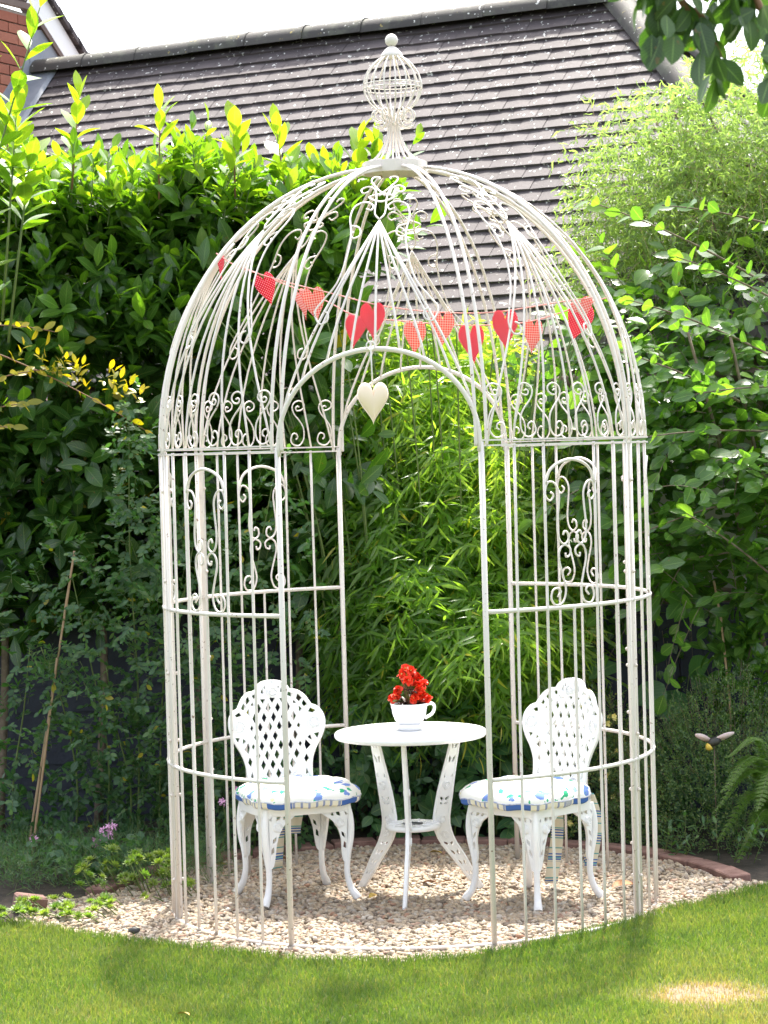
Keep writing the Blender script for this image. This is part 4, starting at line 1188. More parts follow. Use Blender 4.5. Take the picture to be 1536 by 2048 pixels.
for hx, hy, hz in heads:
    mb = MB(); 
    for k in range(13):
        d = norm(r_.normal(0, 1, 3)+np.array([0, -.5, .15])); s_ = r_.uniform(.017, .024)
        sd_ = norm(np.cross(d, zz+r_.normal(0, .6, 3))); up_ = np.cross(sd_, d); c = np.array([cx_+hx, cy_+hy, zb+hz])+d*.002
        V = [c+d*s_*t+sd_*s_*.62*w*sin(pi*min(1, t*.8+.1))**.5+up_*s_*(.35*w*w-.35*t*t) for t in (0, .35, .7, 1.0) for w in (-1, 0, 1)]
        mb.add(V, [(i*3+j, i*3+j+1, i*3+j+4, i*3+j+3) for i in range(3) for j in range(2)])
    build('flower', mb, 'petalred', be)
    mb = MB(); mb.lathe([(.001, 0), (.0045, .002), (.003, .007)], (cx_+hx, cy_+hy-.006, zb+hz+.002), 6); build('flower_centre', mb, 'petalyellow', be)
mb = MB()
for hx, hy, hz in heads: mb.tube([(cx_+hx*.2, cy_, zb-.02), (cx_+hx*.7, cy_+hy*.5, zb+hz*.6), (cx_+hx, cy_+hy, zb+hz)], .0022, 5)
build('stem', mb, 'redstem', be)
for i in range(18):
    a = i*2.4; R_ = .03+.035*r_.random(); c = np.array([cx_+R_*cos(a)*.6, cy_+R_*sin(a)*.6, zb+.0+.05*r_.random()+(.06 if i % 5 == 0 else 0)])
    d = norm(np.array([cos(a), sin(a), .5])); sd_ = norm(np.cross(d, zz)); up_ = np.cross(sd_, d); s_ = .042
    V = [c+d*s_*t+sd_*s_*.5*w*sin(pi*min(1, t*.85+.12))+up_*s_*(.25*w*w-.3*t*t) for t in (0, .3, .6, .85, 1.0) for w in (-1, 0, 1)]
    mb = MB(); mb.add(V, [(i_*3+j, i_*3+j+1, i_*3+j+4, i_*3+j+3) for i_ in range(4) for j in range(2)]); build('leaf', mb, 'darkleaf' if i % 4 else 'greenstem', be)

# ------------------------------------------------------------------ planting
up = np.array([0, 0, 1.])
def bias(d, n, j=.35): return norm(np.asarray(d, float)+rng.normal(0, j, (n, 3)))
def tiers(x, z, f, amp, seed=1):
    # sprays that jut out in uneven storeys, each catching the sun on its top
    w = np.mod(z*f+1.3*nz2(x, z*.4, 3.2, seed)+.35*nz2(x, z, 9, seed+1), 1)
    return -amp*(1-w)**1.5*(.6+.4*nz2(x, z, 5, seed+2))
def bumpy(a, b, f, seed, amp): return amp*nz2(a, b, f, seed)

# laurel hedge on the left
LT = leaf_tpl(.43, 6, .20, .16, .56, .0)
hd = thing('laurel_hedge', (-1.4, 1.95, 0), 'tall glossy cherry laurel hedge filling the left side behind the gazebo', 'hedge')
def htop(x): return 3.26+.11*np.sin(2.2*x+.5)+.12*np.sin(5.3*x+1)+.07*np.sin(11*x)-.10*np.clip((x+.45)/.35, 0, 1)**2*2
Pn, An, Nn, Sn, Tn = [], [], [], [], []
def put(p, a, n, s, t): Pn.append(p); An.append(a); Nn.append(n); Sn.append(s); Tn.append(t)
def collect():
    r = [np.concatenate(q) for q in (Pn, An, Nn, Sn, Tn)]
    for q in (Pn, An, Nn, Sn, Tn): q.clear()
    return r
K = 1900
x = U(-3.0, -.02, K); z = U(.95, 1, K)*0+U(0, 1, K)**.9*(htop(x)-.95)+.95
y = 1.72+bumpy(x, z, 3.0, 4, .20)+bumpy(x, z, 8, 5, .07)+U(0, 1, K)**1.3*.85
y += tiers(x, z, 1.7, .34, 60)+.14+.25*np.clip((1.5-z), 0, 1)+.62*np.clip(z-2.0, 0, 2)
k_ = (x < -.36) | (z > 2.72); x, y, z = x[k_], y[k_], z[k_]; K = len(x)
B = np.stack([x, y, z], -1); L = U(.22, .42, K)
D = bias((0.05, -.55, .65), K, .45)
p, a, n, t = shoots(B, D, L, 8, 1.0, .08, .1, .7, jit=.22)
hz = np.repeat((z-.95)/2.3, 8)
tint = .02+.46*hz**1.6+.25*t**2*hz+U(-.08, .16, len(p))  # rises with height: young leaves, plus sunlit brightness put into the tint
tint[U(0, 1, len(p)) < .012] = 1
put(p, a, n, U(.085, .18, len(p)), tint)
# bright upright growth along the top
K = 420
x = U(-3.0, -.02, K); B = np.stack([x, U(1.95, 2.65, K), htop(x)-.10+U(-.12, .05, K)], -1)
L = U(.14, .34, K); D = bias((0, -.12, 1), K, .26)
p, a, n, t = shoots(B, D, L, 9, .95, .0, .05, .25, jit=.15, tip=.75)
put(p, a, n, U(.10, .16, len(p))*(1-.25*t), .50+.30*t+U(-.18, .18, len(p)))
K = 300; x = U(-3.0, -.2, K); z = U(2.25, 3.15, K); Bm = np.stack([x, 1.62+.62*np.clip(z-2.0, 0, 2)+.12*nz2(x, z, 6, 66), z], -1)
p, a, n, t = shoots(Bm, bias((0, -.45, .9), K, .3), U(.16, .34, K), 8, .95, .05, .05, .5, jit=.2, tip=.6)
put(p, a, n, U(.10, .17, len(p)), .22+.30*np.repeat((z-2.2), 8)+.25*t+U(-.15, .15, len(p)))  # mid-bright tint stands in for light between sunlit top and dark front
B2 = B; D2 = D; L2 = L
# a few tall leading shoots
led = [(-1.60, 1.9, 3.2, .46), (-1.18, 2.0, 3.15, .44), (-.55, 2.1, 3.15, .34), (-.20, 2.1, 3.1, .34), (-1.9, 1.9, 3.15, .4), (-.80, 2.0, 3.15, .33), (-.04, 2.2, 3.12, .30)]
B = np.array([q[:3] for q in led]); L = np.array([q[3] for q in led]); D = bias((0, -.05, 1), len(B), .08)
p, a, n, t = shoots(B, D, L, 12, .85, .0, .15, .2, jit=.1, tip=.7); put(p, a, n, U(.13, .165, len(p)), .75+.2*t)
lead = (B, D, L)
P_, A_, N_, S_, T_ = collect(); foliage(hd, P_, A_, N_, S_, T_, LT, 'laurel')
stem_mass(hd, B2, D2, L2, .004, 'greenstem', 0); 
stems(hd, [np.array([b, b+d*l*.5, b+d*l]) for b, d, l in zip(*lead)], .006, 'redstem')
stems(hd, [catmull([(xx, 2.15, 0), (xx+.05, 2.2, 1.0), (xx+rnd.uniform(-.2, .2), 2.3, 2.0), (xx+rnd.uniform(-.3, .3), 2.45, 3.0)], 4) for xx in (-2.6, -2.1, -1.6, -1.1, -.6, -.25)], .024, 'bark', 'trunk', 7)

# laurel branch standing nearer at the top left corner
nb = thing('laurel_branch', (-1.95, .9, 0), 'nearer laurel shoots with big yellow green leaves rising out of the top left corner', 'shrub')
B = np.array([(-1.95, 1.0, 2.9), (-1.83, .95, 3.15), (-1.90, .9, 2.5), (-1.76, 1.0, 3.0), (-2.0, 1., 3.35), (-1.72, 1.05, 2.9)]); L = np.array([.95, .80, .7, .45, .6, .35])
D = norm(np.array([(.05, 0, 1), (.32, 0, 1), (.1, -.1, 1), (.1, 0, 1), (.2, 0, 1), (.15, 0, 1.)]))
p, a, n, t = shoots(B, D, L, 16, .95, .0, .05, .2, jit=.12, tip=.6)
foliage(nb, p, a, n, U(.155, .205, len(p)), .66+.22*t+U(-.1, .1, len(p)), leaf_tpl(.42, 6, .2, .12, .58), 'laurel')
stems(nb, [np.array([b-d*.5, b, b+d*l*.5, b+d*l]) for b, d, l in zip(B, D, L)], .007, 'greenstem')
stems(nb, [catmull([(-2.0, 1.0, 0), (-2.02, 1.0, 1.2), (-1.95, 1.0, 2.6), (-1.9, .98, 3.2)], 4)], .022, 'bark', 'trunk', 7)

# bamboo clump in the middle
bb = thing('bamboo_clump', (.2, 1.95, 0), 'dense feathery bamboo clump lit bright green behind the table', 'bamboo')
BT = leaf_tpl(.125, 4, .15, .22, .38)
K = 5600
z = .52+U(0, 1, K)**.9*1.95
cx0 = .12+.09*np.sin(z*1.5); half = np.interp(z, [.2, .8, 1.3, 1.9, 2.3, 2.6], [.52, .64, .70, .68, .56, .36])
u = U(-1, 1, K); x = cx0+u*half
y = 1.70+.24*u*u+tiers(x, z, 2.4, .34, 50)+bumpy(x, z, 5, 12, .12)+bumpy(x, z, 12, 13, .06)+U(0, .5, K)**1.2+.66*np.clip(z-.95, 0, 2)-.16
B = np.stack([x, y, z], -1)
D = bias((.1, -.7, .35), K, .5); L = U(.10, .24, K)
p, a, n, t = shoots(B, D, L, 5, .65, .35, .2, .8, alternate=True, jit=.25, tip=.8)
a = norm(norm(a)+np.array([0, 0, -.45])*U(.2, 1.2, (len(a), 1)))
yl = U(0, 1, len(p)) < .02
tint = .26+.36*np.repeat((z/2.4), 5)+.20*np.repeat(np.clip(u, -1, 1), 5)+U(-.16, .16, len(p)); tint[yl] = 1  # lighter towards top and right: sunlight put into the leaf tint
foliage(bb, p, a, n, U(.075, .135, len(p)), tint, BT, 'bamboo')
pp = []
for i in range(26):
    x0 = U(-.35, .75); y0 = U(1.75, 2.1); sx = (x0-.2)*.8+U(-.15, .15)
    pp.append(catmull([(x0, y0, 0), (x0+sx*.15, y0-.02, .8), (x0+sx*.4, y0-.08, 1.6), (x0+sx*.8, y0-.18, 2.2), (x0+sx*1.2, y0-.3, 2.5)], 4))
stems(bb, pp, .0065, 'greenstem', 'cane', 6)
stem_mass(bb, B[:1200], D[:1200], L[:1200], .0014, 'greenstem', .35)

# willow, upper right
ww = thing('twisted_willow', (2.75, 2.3, 0), 'light green willow with narrow curled leaves on twisted twigs in front of the roof', 'tree')
WT = leaf_tpl(.16, 4, .2, .0, .4); WTV = WT[0].copy(); WTV[:, 0] += .10*np.sin(WTV[:, 1]*5.5); WTV[:, 2] += .10*np.cos(WTV[:, 1]*6); WT = (WTV, WT[1], WT[2])
K = 5200; q = rng.normal(0, 1, (K, 3)); q = norm(q)*U(.0, 1, (K, 1))**.42
q *= 1+.16*nz2(q[:, 0]*2, q[:, 2]*2, 3, 41)[:, None]
B = np.array([1.86, 2.85, 3.02])+q*np.array([.98, .45, .88])
keep = (B[:, 2] > 2.25); B = B[keep]; q = q[keep]; K = len(B)
D = bias((0, -.1, -.15), K, .5)+q*.7; L = U(.12, .26, K)
p, a, n, t = shoots(B, D, L, 8, .9, .45, .1, .2, jit=.35, tip=.2)
a = norm(norm(a)+np.array([0, 0, -.35]))
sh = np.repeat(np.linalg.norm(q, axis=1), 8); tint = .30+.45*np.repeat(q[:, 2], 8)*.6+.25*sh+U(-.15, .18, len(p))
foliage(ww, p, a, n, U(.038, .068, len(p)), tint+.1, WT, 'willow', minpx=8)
stem_mass(ww, B[:1500], D[:1500], L[:1500], .0015, 'cane', .45)
tw = [catmull([(2.75, 2.3, 0), (2.74, 2.32, 1.0), (2.66, 2.4, 1.9), (2.35, 2.65, 2.6), (1.95, 2.8, 3.0)], 5)]
stems(ww, tw, .05, 'bark', 'trunk', 9)
br = []
for i in range(16):
    e = np.array([1.86, 2.85, 3.02])+norm(rng.normal(0, 1, 3)*np.array([1, .5, .9]))*np.array([.8, .38, .7]); s0 = tw[0][int(U(9, 17))]
    m = (s0+e)/2+rng.normal(0, .08, 3); br.append(catmull([s0, m, (m+e)/2+rng.normal(0, .05, 3), e], 4))
stems(ww, br, .013, 'bark', 'branch', 6)

# broad leaved shrub at the right
sh = thing('serrated_leaf_shrub', (1.7, 1.75, 0), 'loose shrub with serrated oval leaves and arching twigs at the right edge', 'shrub')
ST = leaf_tpl(.56, 8, .16, .14, .5, .055)
K = 560
z = U(1.12, 2.72, K); xl = np.interp(z, [1.1, 1.6, 2.2, 2.6, 2.8], [1.02, .90, .84, .98, 1.2])
x = xl+U(0, 1, K)**.8*(2.3-xl); y = 1.40+U(0, .7, K)+tiers(x, z, 2.0, .36, 70)+bumpy(x, z, 4, 9, .12)+.62*np.clip(z-1.6, 0, 2)
dens = nz2(x, z, 5, 77) > -.42; x, y, z = x[dens], y[dens], z[dens]; K = len(x)
B = np.stack([x, y, z], -1); D = bias((-.35, -.45, .35), K, .45); L = U(.18, .42, K)
p, a, n, t = shoots(B, D, L, 7, 1.0, .22, .1, .9, alternate=True, jit=.28, tip=.5)
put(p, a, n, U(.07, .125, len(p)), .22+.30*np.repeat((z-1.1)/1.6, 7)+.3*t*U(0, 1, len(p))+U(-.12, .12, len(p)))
SB_, SD_, SL_ = B, D, L
# arching branches reaching towards the gazebo
arch = [((1.75, 1.55, 2.62), (.86, 1.35, 3.04)), ((1.80, 1.5, 2.25), (1.02, 1.3, 2.55)), ((1.9, 1.5, 2.85), (1.22, 1.3, 2.95)), ((1.8, 1.5, 1.9), (1.05, 1.2, 1.86)), ((1.8, 1.4, 1.62), (1.12, 1.2, 1.42)), ((1.75, 1.45, 1.35), (1.02, 1.25, 1.22)), ((1.6, 1.4, 2.05), (.98, 1.2, 2.28)), ((1.9, 1.4, 2.45), (1.25, 1.2, 2.72)), ((1.8, 1.3, 1.15), (1.25, 1.1, 1.55)), ((2.0, 1.4, 2.1), (1.35, 1.1, 2.05))]
B = np.array([q[0] for q in arch]); E_ = np.array([q[1] for q in arch]); D = norm(E_-B+np.array([0, 0, .12])); L = np.linalg.norm(E_-B, axis=1)
p, a, n, t = shoots(B, D, L, 17, 1.0, .12, .02, .7, alternate=True, jit=.45, tip=.5)
put(p, a, n, U(.075, .125, len(p)), np.clip(.30+.3*t+U(-.3, .3, len(p)), 0, 1))
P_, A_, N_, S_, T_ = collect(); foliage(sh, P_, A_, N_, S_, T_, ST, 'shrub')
stems(sh, [b+d*l*tt[:, None]-up*.12*l*tt[:, None]**2 for b, d, l in zip(B, D, L) for tt in (np.linspace(0, 1, 8),)], .0065, 'bark', 'branch', 6)
stem_mass(sh, SB_, SD_, SL_, .0022, 'bark', .22)
stems(sh, [catmull([(1.9, 1.75, 0), (1.85+k*.1, 1.75, .8), (1.75+k*.15, 1.7, 1.6), (1.6+k*.2, 1.7, 2.4)], 4) for k in (-1, 0, 1)], .018, 'bark', 'trunk', 7)

# ivy over the fence behind the bamboo's right edge
iv = thing('dark_ivy', (.95, 2.0, 0), 'dark ivy hanging over the fence between the bamboo and the shrub', 'climber')
K = 700; x = U(.55, 1.5, K); z = U(.75, 2.35, K); y = 1.98+U(0, .25, K)
B = np.stack([x, y, z], -1); p, a, n, t = shoots(B, bias((0, -.6, -.3), K, .4), U(.08, .18, K), 4, 1.1, .3, .1, .3, jit=.3)
k2 = (p[:, 2] > 1.0) | (p[:, 0] < 1.1) | (U(0, 1, len(p)) < .3); p, a, n = p[k2], a[k2], n[k2]
foliage(iv, p, a, -n*0+np.array([0, -1, .4])+rng.normal(0, .3, p.shape), U(.035, .06, len(p)), U(0, .25, len(p)), leaf_tpl(.8, 4, .1, .1, .35), 'shrub')
stem_mass(iv, B[:200], bias((0, -.1, -1), 200, .3), .2, .002, 'bark', .1)

# rambling rose on the left
ro = thing('rambling_rose', (-1.25, 1.2, 0), 'rose bush with small pinnate grey green leaves in front of the navy fence', 'rose bush')
RT = leaf_tpl(.52, 5, .12, .1, .48, .03)
canes = []
for x0, x1, zt_ in ((-1.30, -1.26, 2.02), (-1.45, -1.55, 1.35), (-1.1, -.98, 1.45), (-1.2, -1.12, 1.6), (-.95, -.82, 1.55), (-1.6, -1.7, 1.0), (-1.05, -1.15, .95), (-1.35, -1.4, .9), (-.75, -.6, 1.75), (-.62, -.5, .8), (-1.9, -1.75, 1.0), (-.9, -1.0, .75)):
    canes.append(catmull([(x0, 1.3, 0), (x0+.03, 1.25, zt_*.35), ((x0+x1)/2+rnd.uniform(-.05, .05), 1.2, zt_*.7), (x1, 1.12, zt_)], 6))
stems(ro, canes, .0055, 'greenstem', 'stem', 6)
BB, DD_ = [], []
for c in canes:
    m = max(20, int(c[-1][2]*44))
    for k in range(m):
        s = c[int(min(len(c)-1, (k/m)**.8*len(c)))]
        r1 = .22 if s[2] < 1.5 else .10
        BB.append(s+rng.normal(0, 1, 3)*np.array([r1, .08, .09])*(1 if s[2] < 1.6 else .35)); DD_.append(norm(rng.normal(0, .6, 3)+np.array([0, -.5, .15])))
BB = np.array(BB); DD_ = np.array(DD_); BB = BB[BB[:, 2] > .1]; DD_ = DD_[:len(BB)]
B3 = BB.repeat(2, 0)+rng.normal(0, .05, (len(BB)*2, 3)); D3 = DD_.repeat(2, 0)+rng.normal(0, .4, (len(BB)*2, 3))
p, a, n, t = shoots(B3, D3, U(.07, .12, len(B3)), 7, 1.15, .2, .25, .9, alternate=True, jit=.12, tip=.9)
tint = U(.15, .85, len(p)); tint[U(0, 1, len(p)) < .012] = 1
foliage(ro, p, a, n, U(.028, .045, len(p)), tint, RT, 'rose', minpx=8)
stem_mass(ro, B3, D3, .10, .0012, 'greenstem', .2)

# yellow leaved branches
go = thing('golden_privet', (-1.75, 1.25, 0), 'arching branches with yellow variegated leaves against the dark laurel', 'shrub')
GB = [((-2.1, 1.35, 2.45), (-1.22, 1.12, 2.05)), ((-2.05, 1.3, 2.2), (-1.62, 1.15, 2.26)), ((-2.1, 1.3, 2.05), (-1.72, 1.15, 2.1)), ((-2.0, 1.3, 2.5), (-1.60, 1.15, 2.42)), ((-2.15, 1.3, 2.0), (-1.80, 1.15, 1.98))]
B = np.array([q[0] for q in GB]); E_ = np.array([q[1] for q in GB]); D = norm(E_-B+up*.1); L = np.linalg.norm(E_-B, axis=1)
p, a, n, t = shoots(B, D, L, 12, 1.0, .15, .25, .7, alternate=True, jit=.45, tip=.4); put(p, a, n, U(.05, .088, len(p)), U(.0, 1, len(p)))
SBk = B[0]+D[0]*L[0]*U(.3, 1, 16)[:, None]-up*.04; p, a, n, t = shoots(SBk, bias((.1, -.3, .7), 16, .4), .12, 6, .9, .0, .1, .5, jit=.2); put(p, a, n, U(.04, .06, len(p)), U(.2, 1, len(p)))
P_, A_, N_, S_, T_ = collect(); foliage(go, P_, A_, N_, S_, T_, leaf_tpl(.42, 5, .2, .15, .5), 'gold')
stems(go, [b+d*l*tt[:, None]-up*.15*l*tt[:, None]**2 for b, d, l in zip(B, D, L) for tt in (np.linspace(0, 1, 8),)], .0045, 'redstem', 'branch', 6)

# plum branch close to the camera, top right
pb = thing('plum_branch', (.75, -5.0, 2.9), 'near slightly blurred fruit tree branch hanging into the top right corner', 'branch')
mains = [catmull([(.44, -5, 2.96), (.49, -5, 2.83), (.53, -5, 2.72)], 6), catmull([(.50, -5, 2.98), (.56, -5.02, 2.72), (.605, -5.0, 2.68), (.645, -4.98, 2.60)], 6), catmull([(.64, -5.05, 2.98), (.70, -5.0, 2.75), (.745, -5.0, 2.64), (.79, -5, 2.50)], 6), catmull([(.45, -5, 2.95), (.60, -4.95, 2.80), (.80, -4.9, 2.66)], 6)]
stems(pb, mains, .010, 'redstem', 'branch', 8)
BB = np.concatenate([c[2:][::1] for c in mains]); BB = BB.repeat(2, 0)
D = bias((0, -.15, -.7), len(BB), .7)
p, a, n, t = shoots(BB, D, U(.03, .07, len(BB)), 2, .7, .3, .3, .2, alternate=True, jit=.35)
k2 = (U(0, 1, len(p)) < .68) & ((p[:, 0]-.48)*1.0+(p[:, 2]-2.45)*.55 > .02); p, a, n = p[k2], a[k2], n[k2]
a = norm(norm(a)+np.array([0, 0, -.6])); n = rng.normal(0, 1, n.shape)+np.array([0, -.8, .2])
foliage(pb, p, a, n, U(.050, .080, len(p)), U(.05, .75, len(p)), leaf_tpl(.60, 8, .15, .15, .52, .03), 'plum')

# ground shrubs on the right
ts = thing('small_leaf_shrub', (1.5, 1.2, 0), 'dense mound of tiny dark green leaves at the right behind the gazebo', 'shrub')
TT_ = leaf_tpl(.5, 2, .2, .1)
K = 3400; q = norm(rng.normal(0, 1, (K, 3)))*U(.72, 1.0, (K, 1)); q[:, 2] = abs(q[:, 2]); q[:, 1] = -abs(q[:, 1])
q *= 1+.12*nz2(q[:, 0]*2, q[:, 2]*2, 5, 42)[:, None]
B = np.array([1.50, 1.35, .0])+q*np.array([.62, .45, .74])
p, a, n, t = shoots(B, q+bias((0, -.1, .4), K, .5), U(.05, .11, K), 8, .8, .0, .1, .4, jit=.3)
foliage(ts, p, a, n, U(.010, .018, len(p)), U(.0, .85, len(p)), TT_, 'tiny', minpx=50)
stem_mass(ts, B[:900], q[:900]+up*.3, .08, .0012, 'bark', 0)
ys = thing('yellow_flowered_shrub', (.85, 1.55, 0), 'loose small leaved shrub with pale yellow flowers behind the right chair', 'shrub')
K = 1700; q = norm(rng.normal(0, 1, (K, 3)))*U(.6, 1.0, (K, 1)); q[:, 2] = abs(q[:, 2]); q[:, 1] = -abs(q[:, 1])
B = np.array([.86, 1.62, .0])+q*np.array([.38, .30, .68])
p, a, n, t = shoots(B, q+bias((0, -.2, .4), K, .5), U(.06, .12, K), 8, .8, .05, .1, .4, jit=.3)
foliage(ys, p, a, n, U(.012, .022, len(p)), U(.1, .98, len(p)), TT_, 'tiny', minpx=50)
stem_mass(ys, B[:700], q[:700]+up*.3, .08, .0012, 'bark', 0)
sel = B[(q[:, 1] < -.15)][:46]
for b in sel:
    mb = MB(); c = b+np.array([0, -.04, .04]); s_ = U(.010, .017)
    for k in range(5):
        a0 = k*2*pi/5; d = np.array([cos(a0), -.35, sin(a0)]); d2 = np.array([cos(a0+.6), -.25, sin(a0+.6)]); d3 = np.array([cos(a0-.6), -.25, sin(a0-.6)])
        mb.add([c, c+d3*s_*.8, c+d*s_*1.15, c+d2*s_*.8], [(0, 1, 2, 3)])
    build('flower', mb, 'petalyellow', ys)

def broadleaf_plant(root, centres, size, mat, tpl, tint, up_=.5, sname='leaf'):
    P_, A_, N_, S_, T_ = [], [], [], [], []
    for (c, d) in centres:
        P_.append(c); A_.append(d); N_.append(np.array([0, -.55, .8])+rng.normal(0, .25, 3)); S_.append(U(*size)); T_.append(U(*tint))
    foliage(root, np.array(P_), np.array(A_), np.array(N_), np.array(S_), np.array(T_), tpl, mat)
bg = thing('broad_leaved_perennial', (1.2, 1.85, 0), 'clump of very broad grey green leaves below the dark fence at the right', 'plant')
cs = [((x_, 1.75+rnd.uniform(-.08, .08), z_), norm(np.array([rnd.uniform(-.7, .9), -.5, rnd.uniform(-.5, .5)]))) for x_, z_ in ((1.02, .80), (1.14, .70), (1.22, .78), (1.30, .66), (1.38, .72), (1.44, .60), (1.2, .60), (1.08, .62), (1.34, .54), (1.5, .68), (.72, .92), (.80, .85), (.64, .80), (.55, .72), (.90, .78), (1.0, .55))]
broadleaf_plant(bg, cs, (.15, .21), 'big', leaf_tpl(.80, 7, .12, .2, .45, .02), (0, 1))
stems(bg, [catmull([(c[0][0]*.6+.45, 1.8, 0), (c[0][0]*.8+.22, 1.78, c[0][2]*.5), c[0]], 4) for c in cs], .004, 'greenstem')
rp = thing('glossy_leaf_shrub', (1.75, 1.55, 0), 'shrub with smooth mid green leaves at the far right edge in front of the fence', 'shrub')
K = 80; B = np.stack([U(1.52, 1.95, K), U(1.45, 1.65, K), U(.45, 1.15, K)], -1)
p, a, n, t = shoots(B, bias((-.2, -.5, .6), K, .4), .12, 7, 1.0, .1, .1, .6, jit=.2); foliage(rp, p, a, n, U(.06, .11, len(p)), U(.1, .7, len(p)), leaf_tpl(.45, 6, .2, .2), 'shrub')
stems(rp, [catmull([(1.7, 1.6, 0), (x_, 1.55, .6), (x_+.1, 1.5, 1.1)], 4) for x_ in (1.6, 1.75, 1.9)], .008, 'bark')
hy = thing('hydrangea_like_plant', (.15, 1.5, 0), 'leafy plant with pointed oval leaves seen under the table behind the gravel', 'plant')
K = 90; B = np.stack([U(-.25, .5, K), U(1.46, 1.62, K), U(.08, .68, K)], -1)
p, a, n, t = shoots(B, bias((0, -.5, .3), K, .5), .10, 5, 1.1, .2, .1, .5, jit=.3); foliage(hy, p, a, np.array([0, -.7, .6])+rng.normal(0, .3, n.shape), U(.06, .115, len(p)), U(0, .8, len(p)), leaf_tpl(.62, 6, .14, .16, .45, .02), 'big')
stems(hy, [catmull([(x_, 1.55, 0), (x_+.03, 1.52, .4), (x_, 1.5, .7)], 4) for x_ in (-.2, 0, .2, .4)], .006, 'greenstem')

# ferns on the right
fe = thing('fern', (1.62, .75, 0), 'green fern fronds reaching in from the right edge above the soil', 'fern')
FT = leaf_tpl(.26, 3, .1, .1, .3)
for e, h0 in (((1.34, .62, .10), .30), ((1.36, .60, .32), .45), ((1.33, .66, .22), .40), ((1.42, .55, .02), .22), ((1.40, .7, .46), .52), ((1.5, .5, .25), .4)):
    c = catmull([(1.68, .80, .05), ((1.68+e[0])/2+.02, .72, h0), e], 14); mb = MB(); mb.tube(c, np.linspace(.003, .001, len(c)), 5)
    fr_o = build('frond', mb, 'greenstem', fe)
    T_ = norm(np.gradient(c, axis=0)); side = norm(np.cross(T_, up)); PP_, AA_, SS_ = [], [], []
    for i in range(4, len(c)):
        f = (i-4)/(len(c)-5)
        for s in (-1, 1):
            for hlf in (0, .5):
                PP_.append(c[i]-T_[i]*hlf*.014); AA_.append(side[i]*s+T_[i]*.35-up*.15); SS_.append(.085*(1-f)**.7+.008)
    PP_, AA_, SS_ = np.array(PP_), np.array(AA_), np.array(SS_); NN_ = up+rng.normal(0, .1, AA_.shape)+np.array([0, -.5, 0])
    # each pinna carries tiny leaflets
    sp = []; A2 = norm(AA_)
    for fq in np.linspace(.12, 1, 9):
        for s in (-1, 1):
            sp.append((PP_+A2*SS_[:, None]*fq, A2*.5+s*norm(np.cross(A2, NN_)), NN_, SS_*.24*(1.15-fq)+.002))
    P4 = np.concatenate([q_[0] for q_ in sp]); A4 = np.concatenate([q_[1] for q_ in sp]); N4 = np.concatenate([q_[2] for q_ in sp]); S4 = np.concatenate([q_[3] for q_ in sp])
    foliage(fe, P4, A4, N4, S4, U(.1, .9, len(P4)), leaf_tpl(.55, 2, .1, .1), 'fern', nparts=0, stuffname='leaflets')

# low planting on the left: feathery foliage, sedum, pink flowers
ft = thing('feathery_perennial', (-1.25, .75, 0), 'low feathery fine leaved plant with arching stems at the left behind the lawn', 'plant')
K = 1500; B = np.stack([U(-1.9, -.85, K), U(.35, 1.15, K), U(0, .12, K)], -1)
p, a, n, t = shoots(B, bias((0, -.3, .8), K, .5), U(.05, .16, K), 7, .7, .1, .1, .3, jit=.3)
foliage(ft, p, a, n, U(.018, .04, len(p)), U(.2, .8, len(p)), leaf_tpl(.09, 2, .1, .2), 'rose', minpx=60)
stem_mass(ft, B[:500], bias((0, -.3, .8), 500, .4), .14, .0012, 'greenstem', .2)
se = thing('sedum_mat', (-1.15, .25, 0), 'lime green sedum rosettes spilling onto the gravel at the left', 'ground cover')
r_ = np.random.default_rng(9)
spots = [(U(-1.45, -.93), U(.02, .5), U(.03, .17)) for _ in range(44)]+[(U(-1.66, -1.25), U(-.42, -.05), U(.02, .06)) for _ in range(26)]
ROS = []
for i in range(22):
    a0 = i*2.4; e_ = 1.35-i*.055; ROS.append((np.array([cos(a0)*cos(e_), sin(a0)*cos(e_), sin(e_)]), .55+.02*i))
def rosette_mesh():
    V, F, L_ = [], [], []
    for d, l in ROS:
        sd_ = norm(np.cross(d, up+np.array([.01, 0, 0]))); u2 = np.cross(sd_, d); b0 = len(V)
        for t, w in ((.05, .05), (.6, .17), (1, .03)):
            V += [tuple(d*l*t-sd_*w), tuple(d*l*t+u2*.05), tuple(d*l*t+sd_*w)]; L_ += [(0, t, 0)]*3
        for i in range(2):
            for j in range(2): F.append((b0+i*3+j, b0+i*3+j+1, b0+i*3+j+4, b0+i*3+j+3))
    me = mesh('rosette', V, F, L_); me.materials.append(MAT['sedum']); return me
rm = rosette_mesh()
for x_, y_, z_ in spots:
    for k in range(r_.integers(1, 4)):
        o = bpy.data.objects.new('rosette', rm); col.objects.link(o); o.parent = se; s_ = r_.uniform(.024, .042)
        o.location = Vector((x_+r_.normal(0, .02)+1.15, y_+r_.normal(0, .02)-.25, z_)); o.scale = (s_,)*3; o.rotation_euler = (r_.normal(.3, .3), r_.normal(0, .3), r_.uniform(0, 6)); o.color = (r_.uniform(0, .9), 0, 0, 1)
mb = MB()
for x_, y_, z_ in spots: mb.tube([(x_+.05, y_+.06, -.01), (x_+.02, y_+.02, z_*.6), (x_, y_, z_)], .0025, 4)
o = build('stems', mb, 'greenstem', se); o['kind'] = 'stuff'
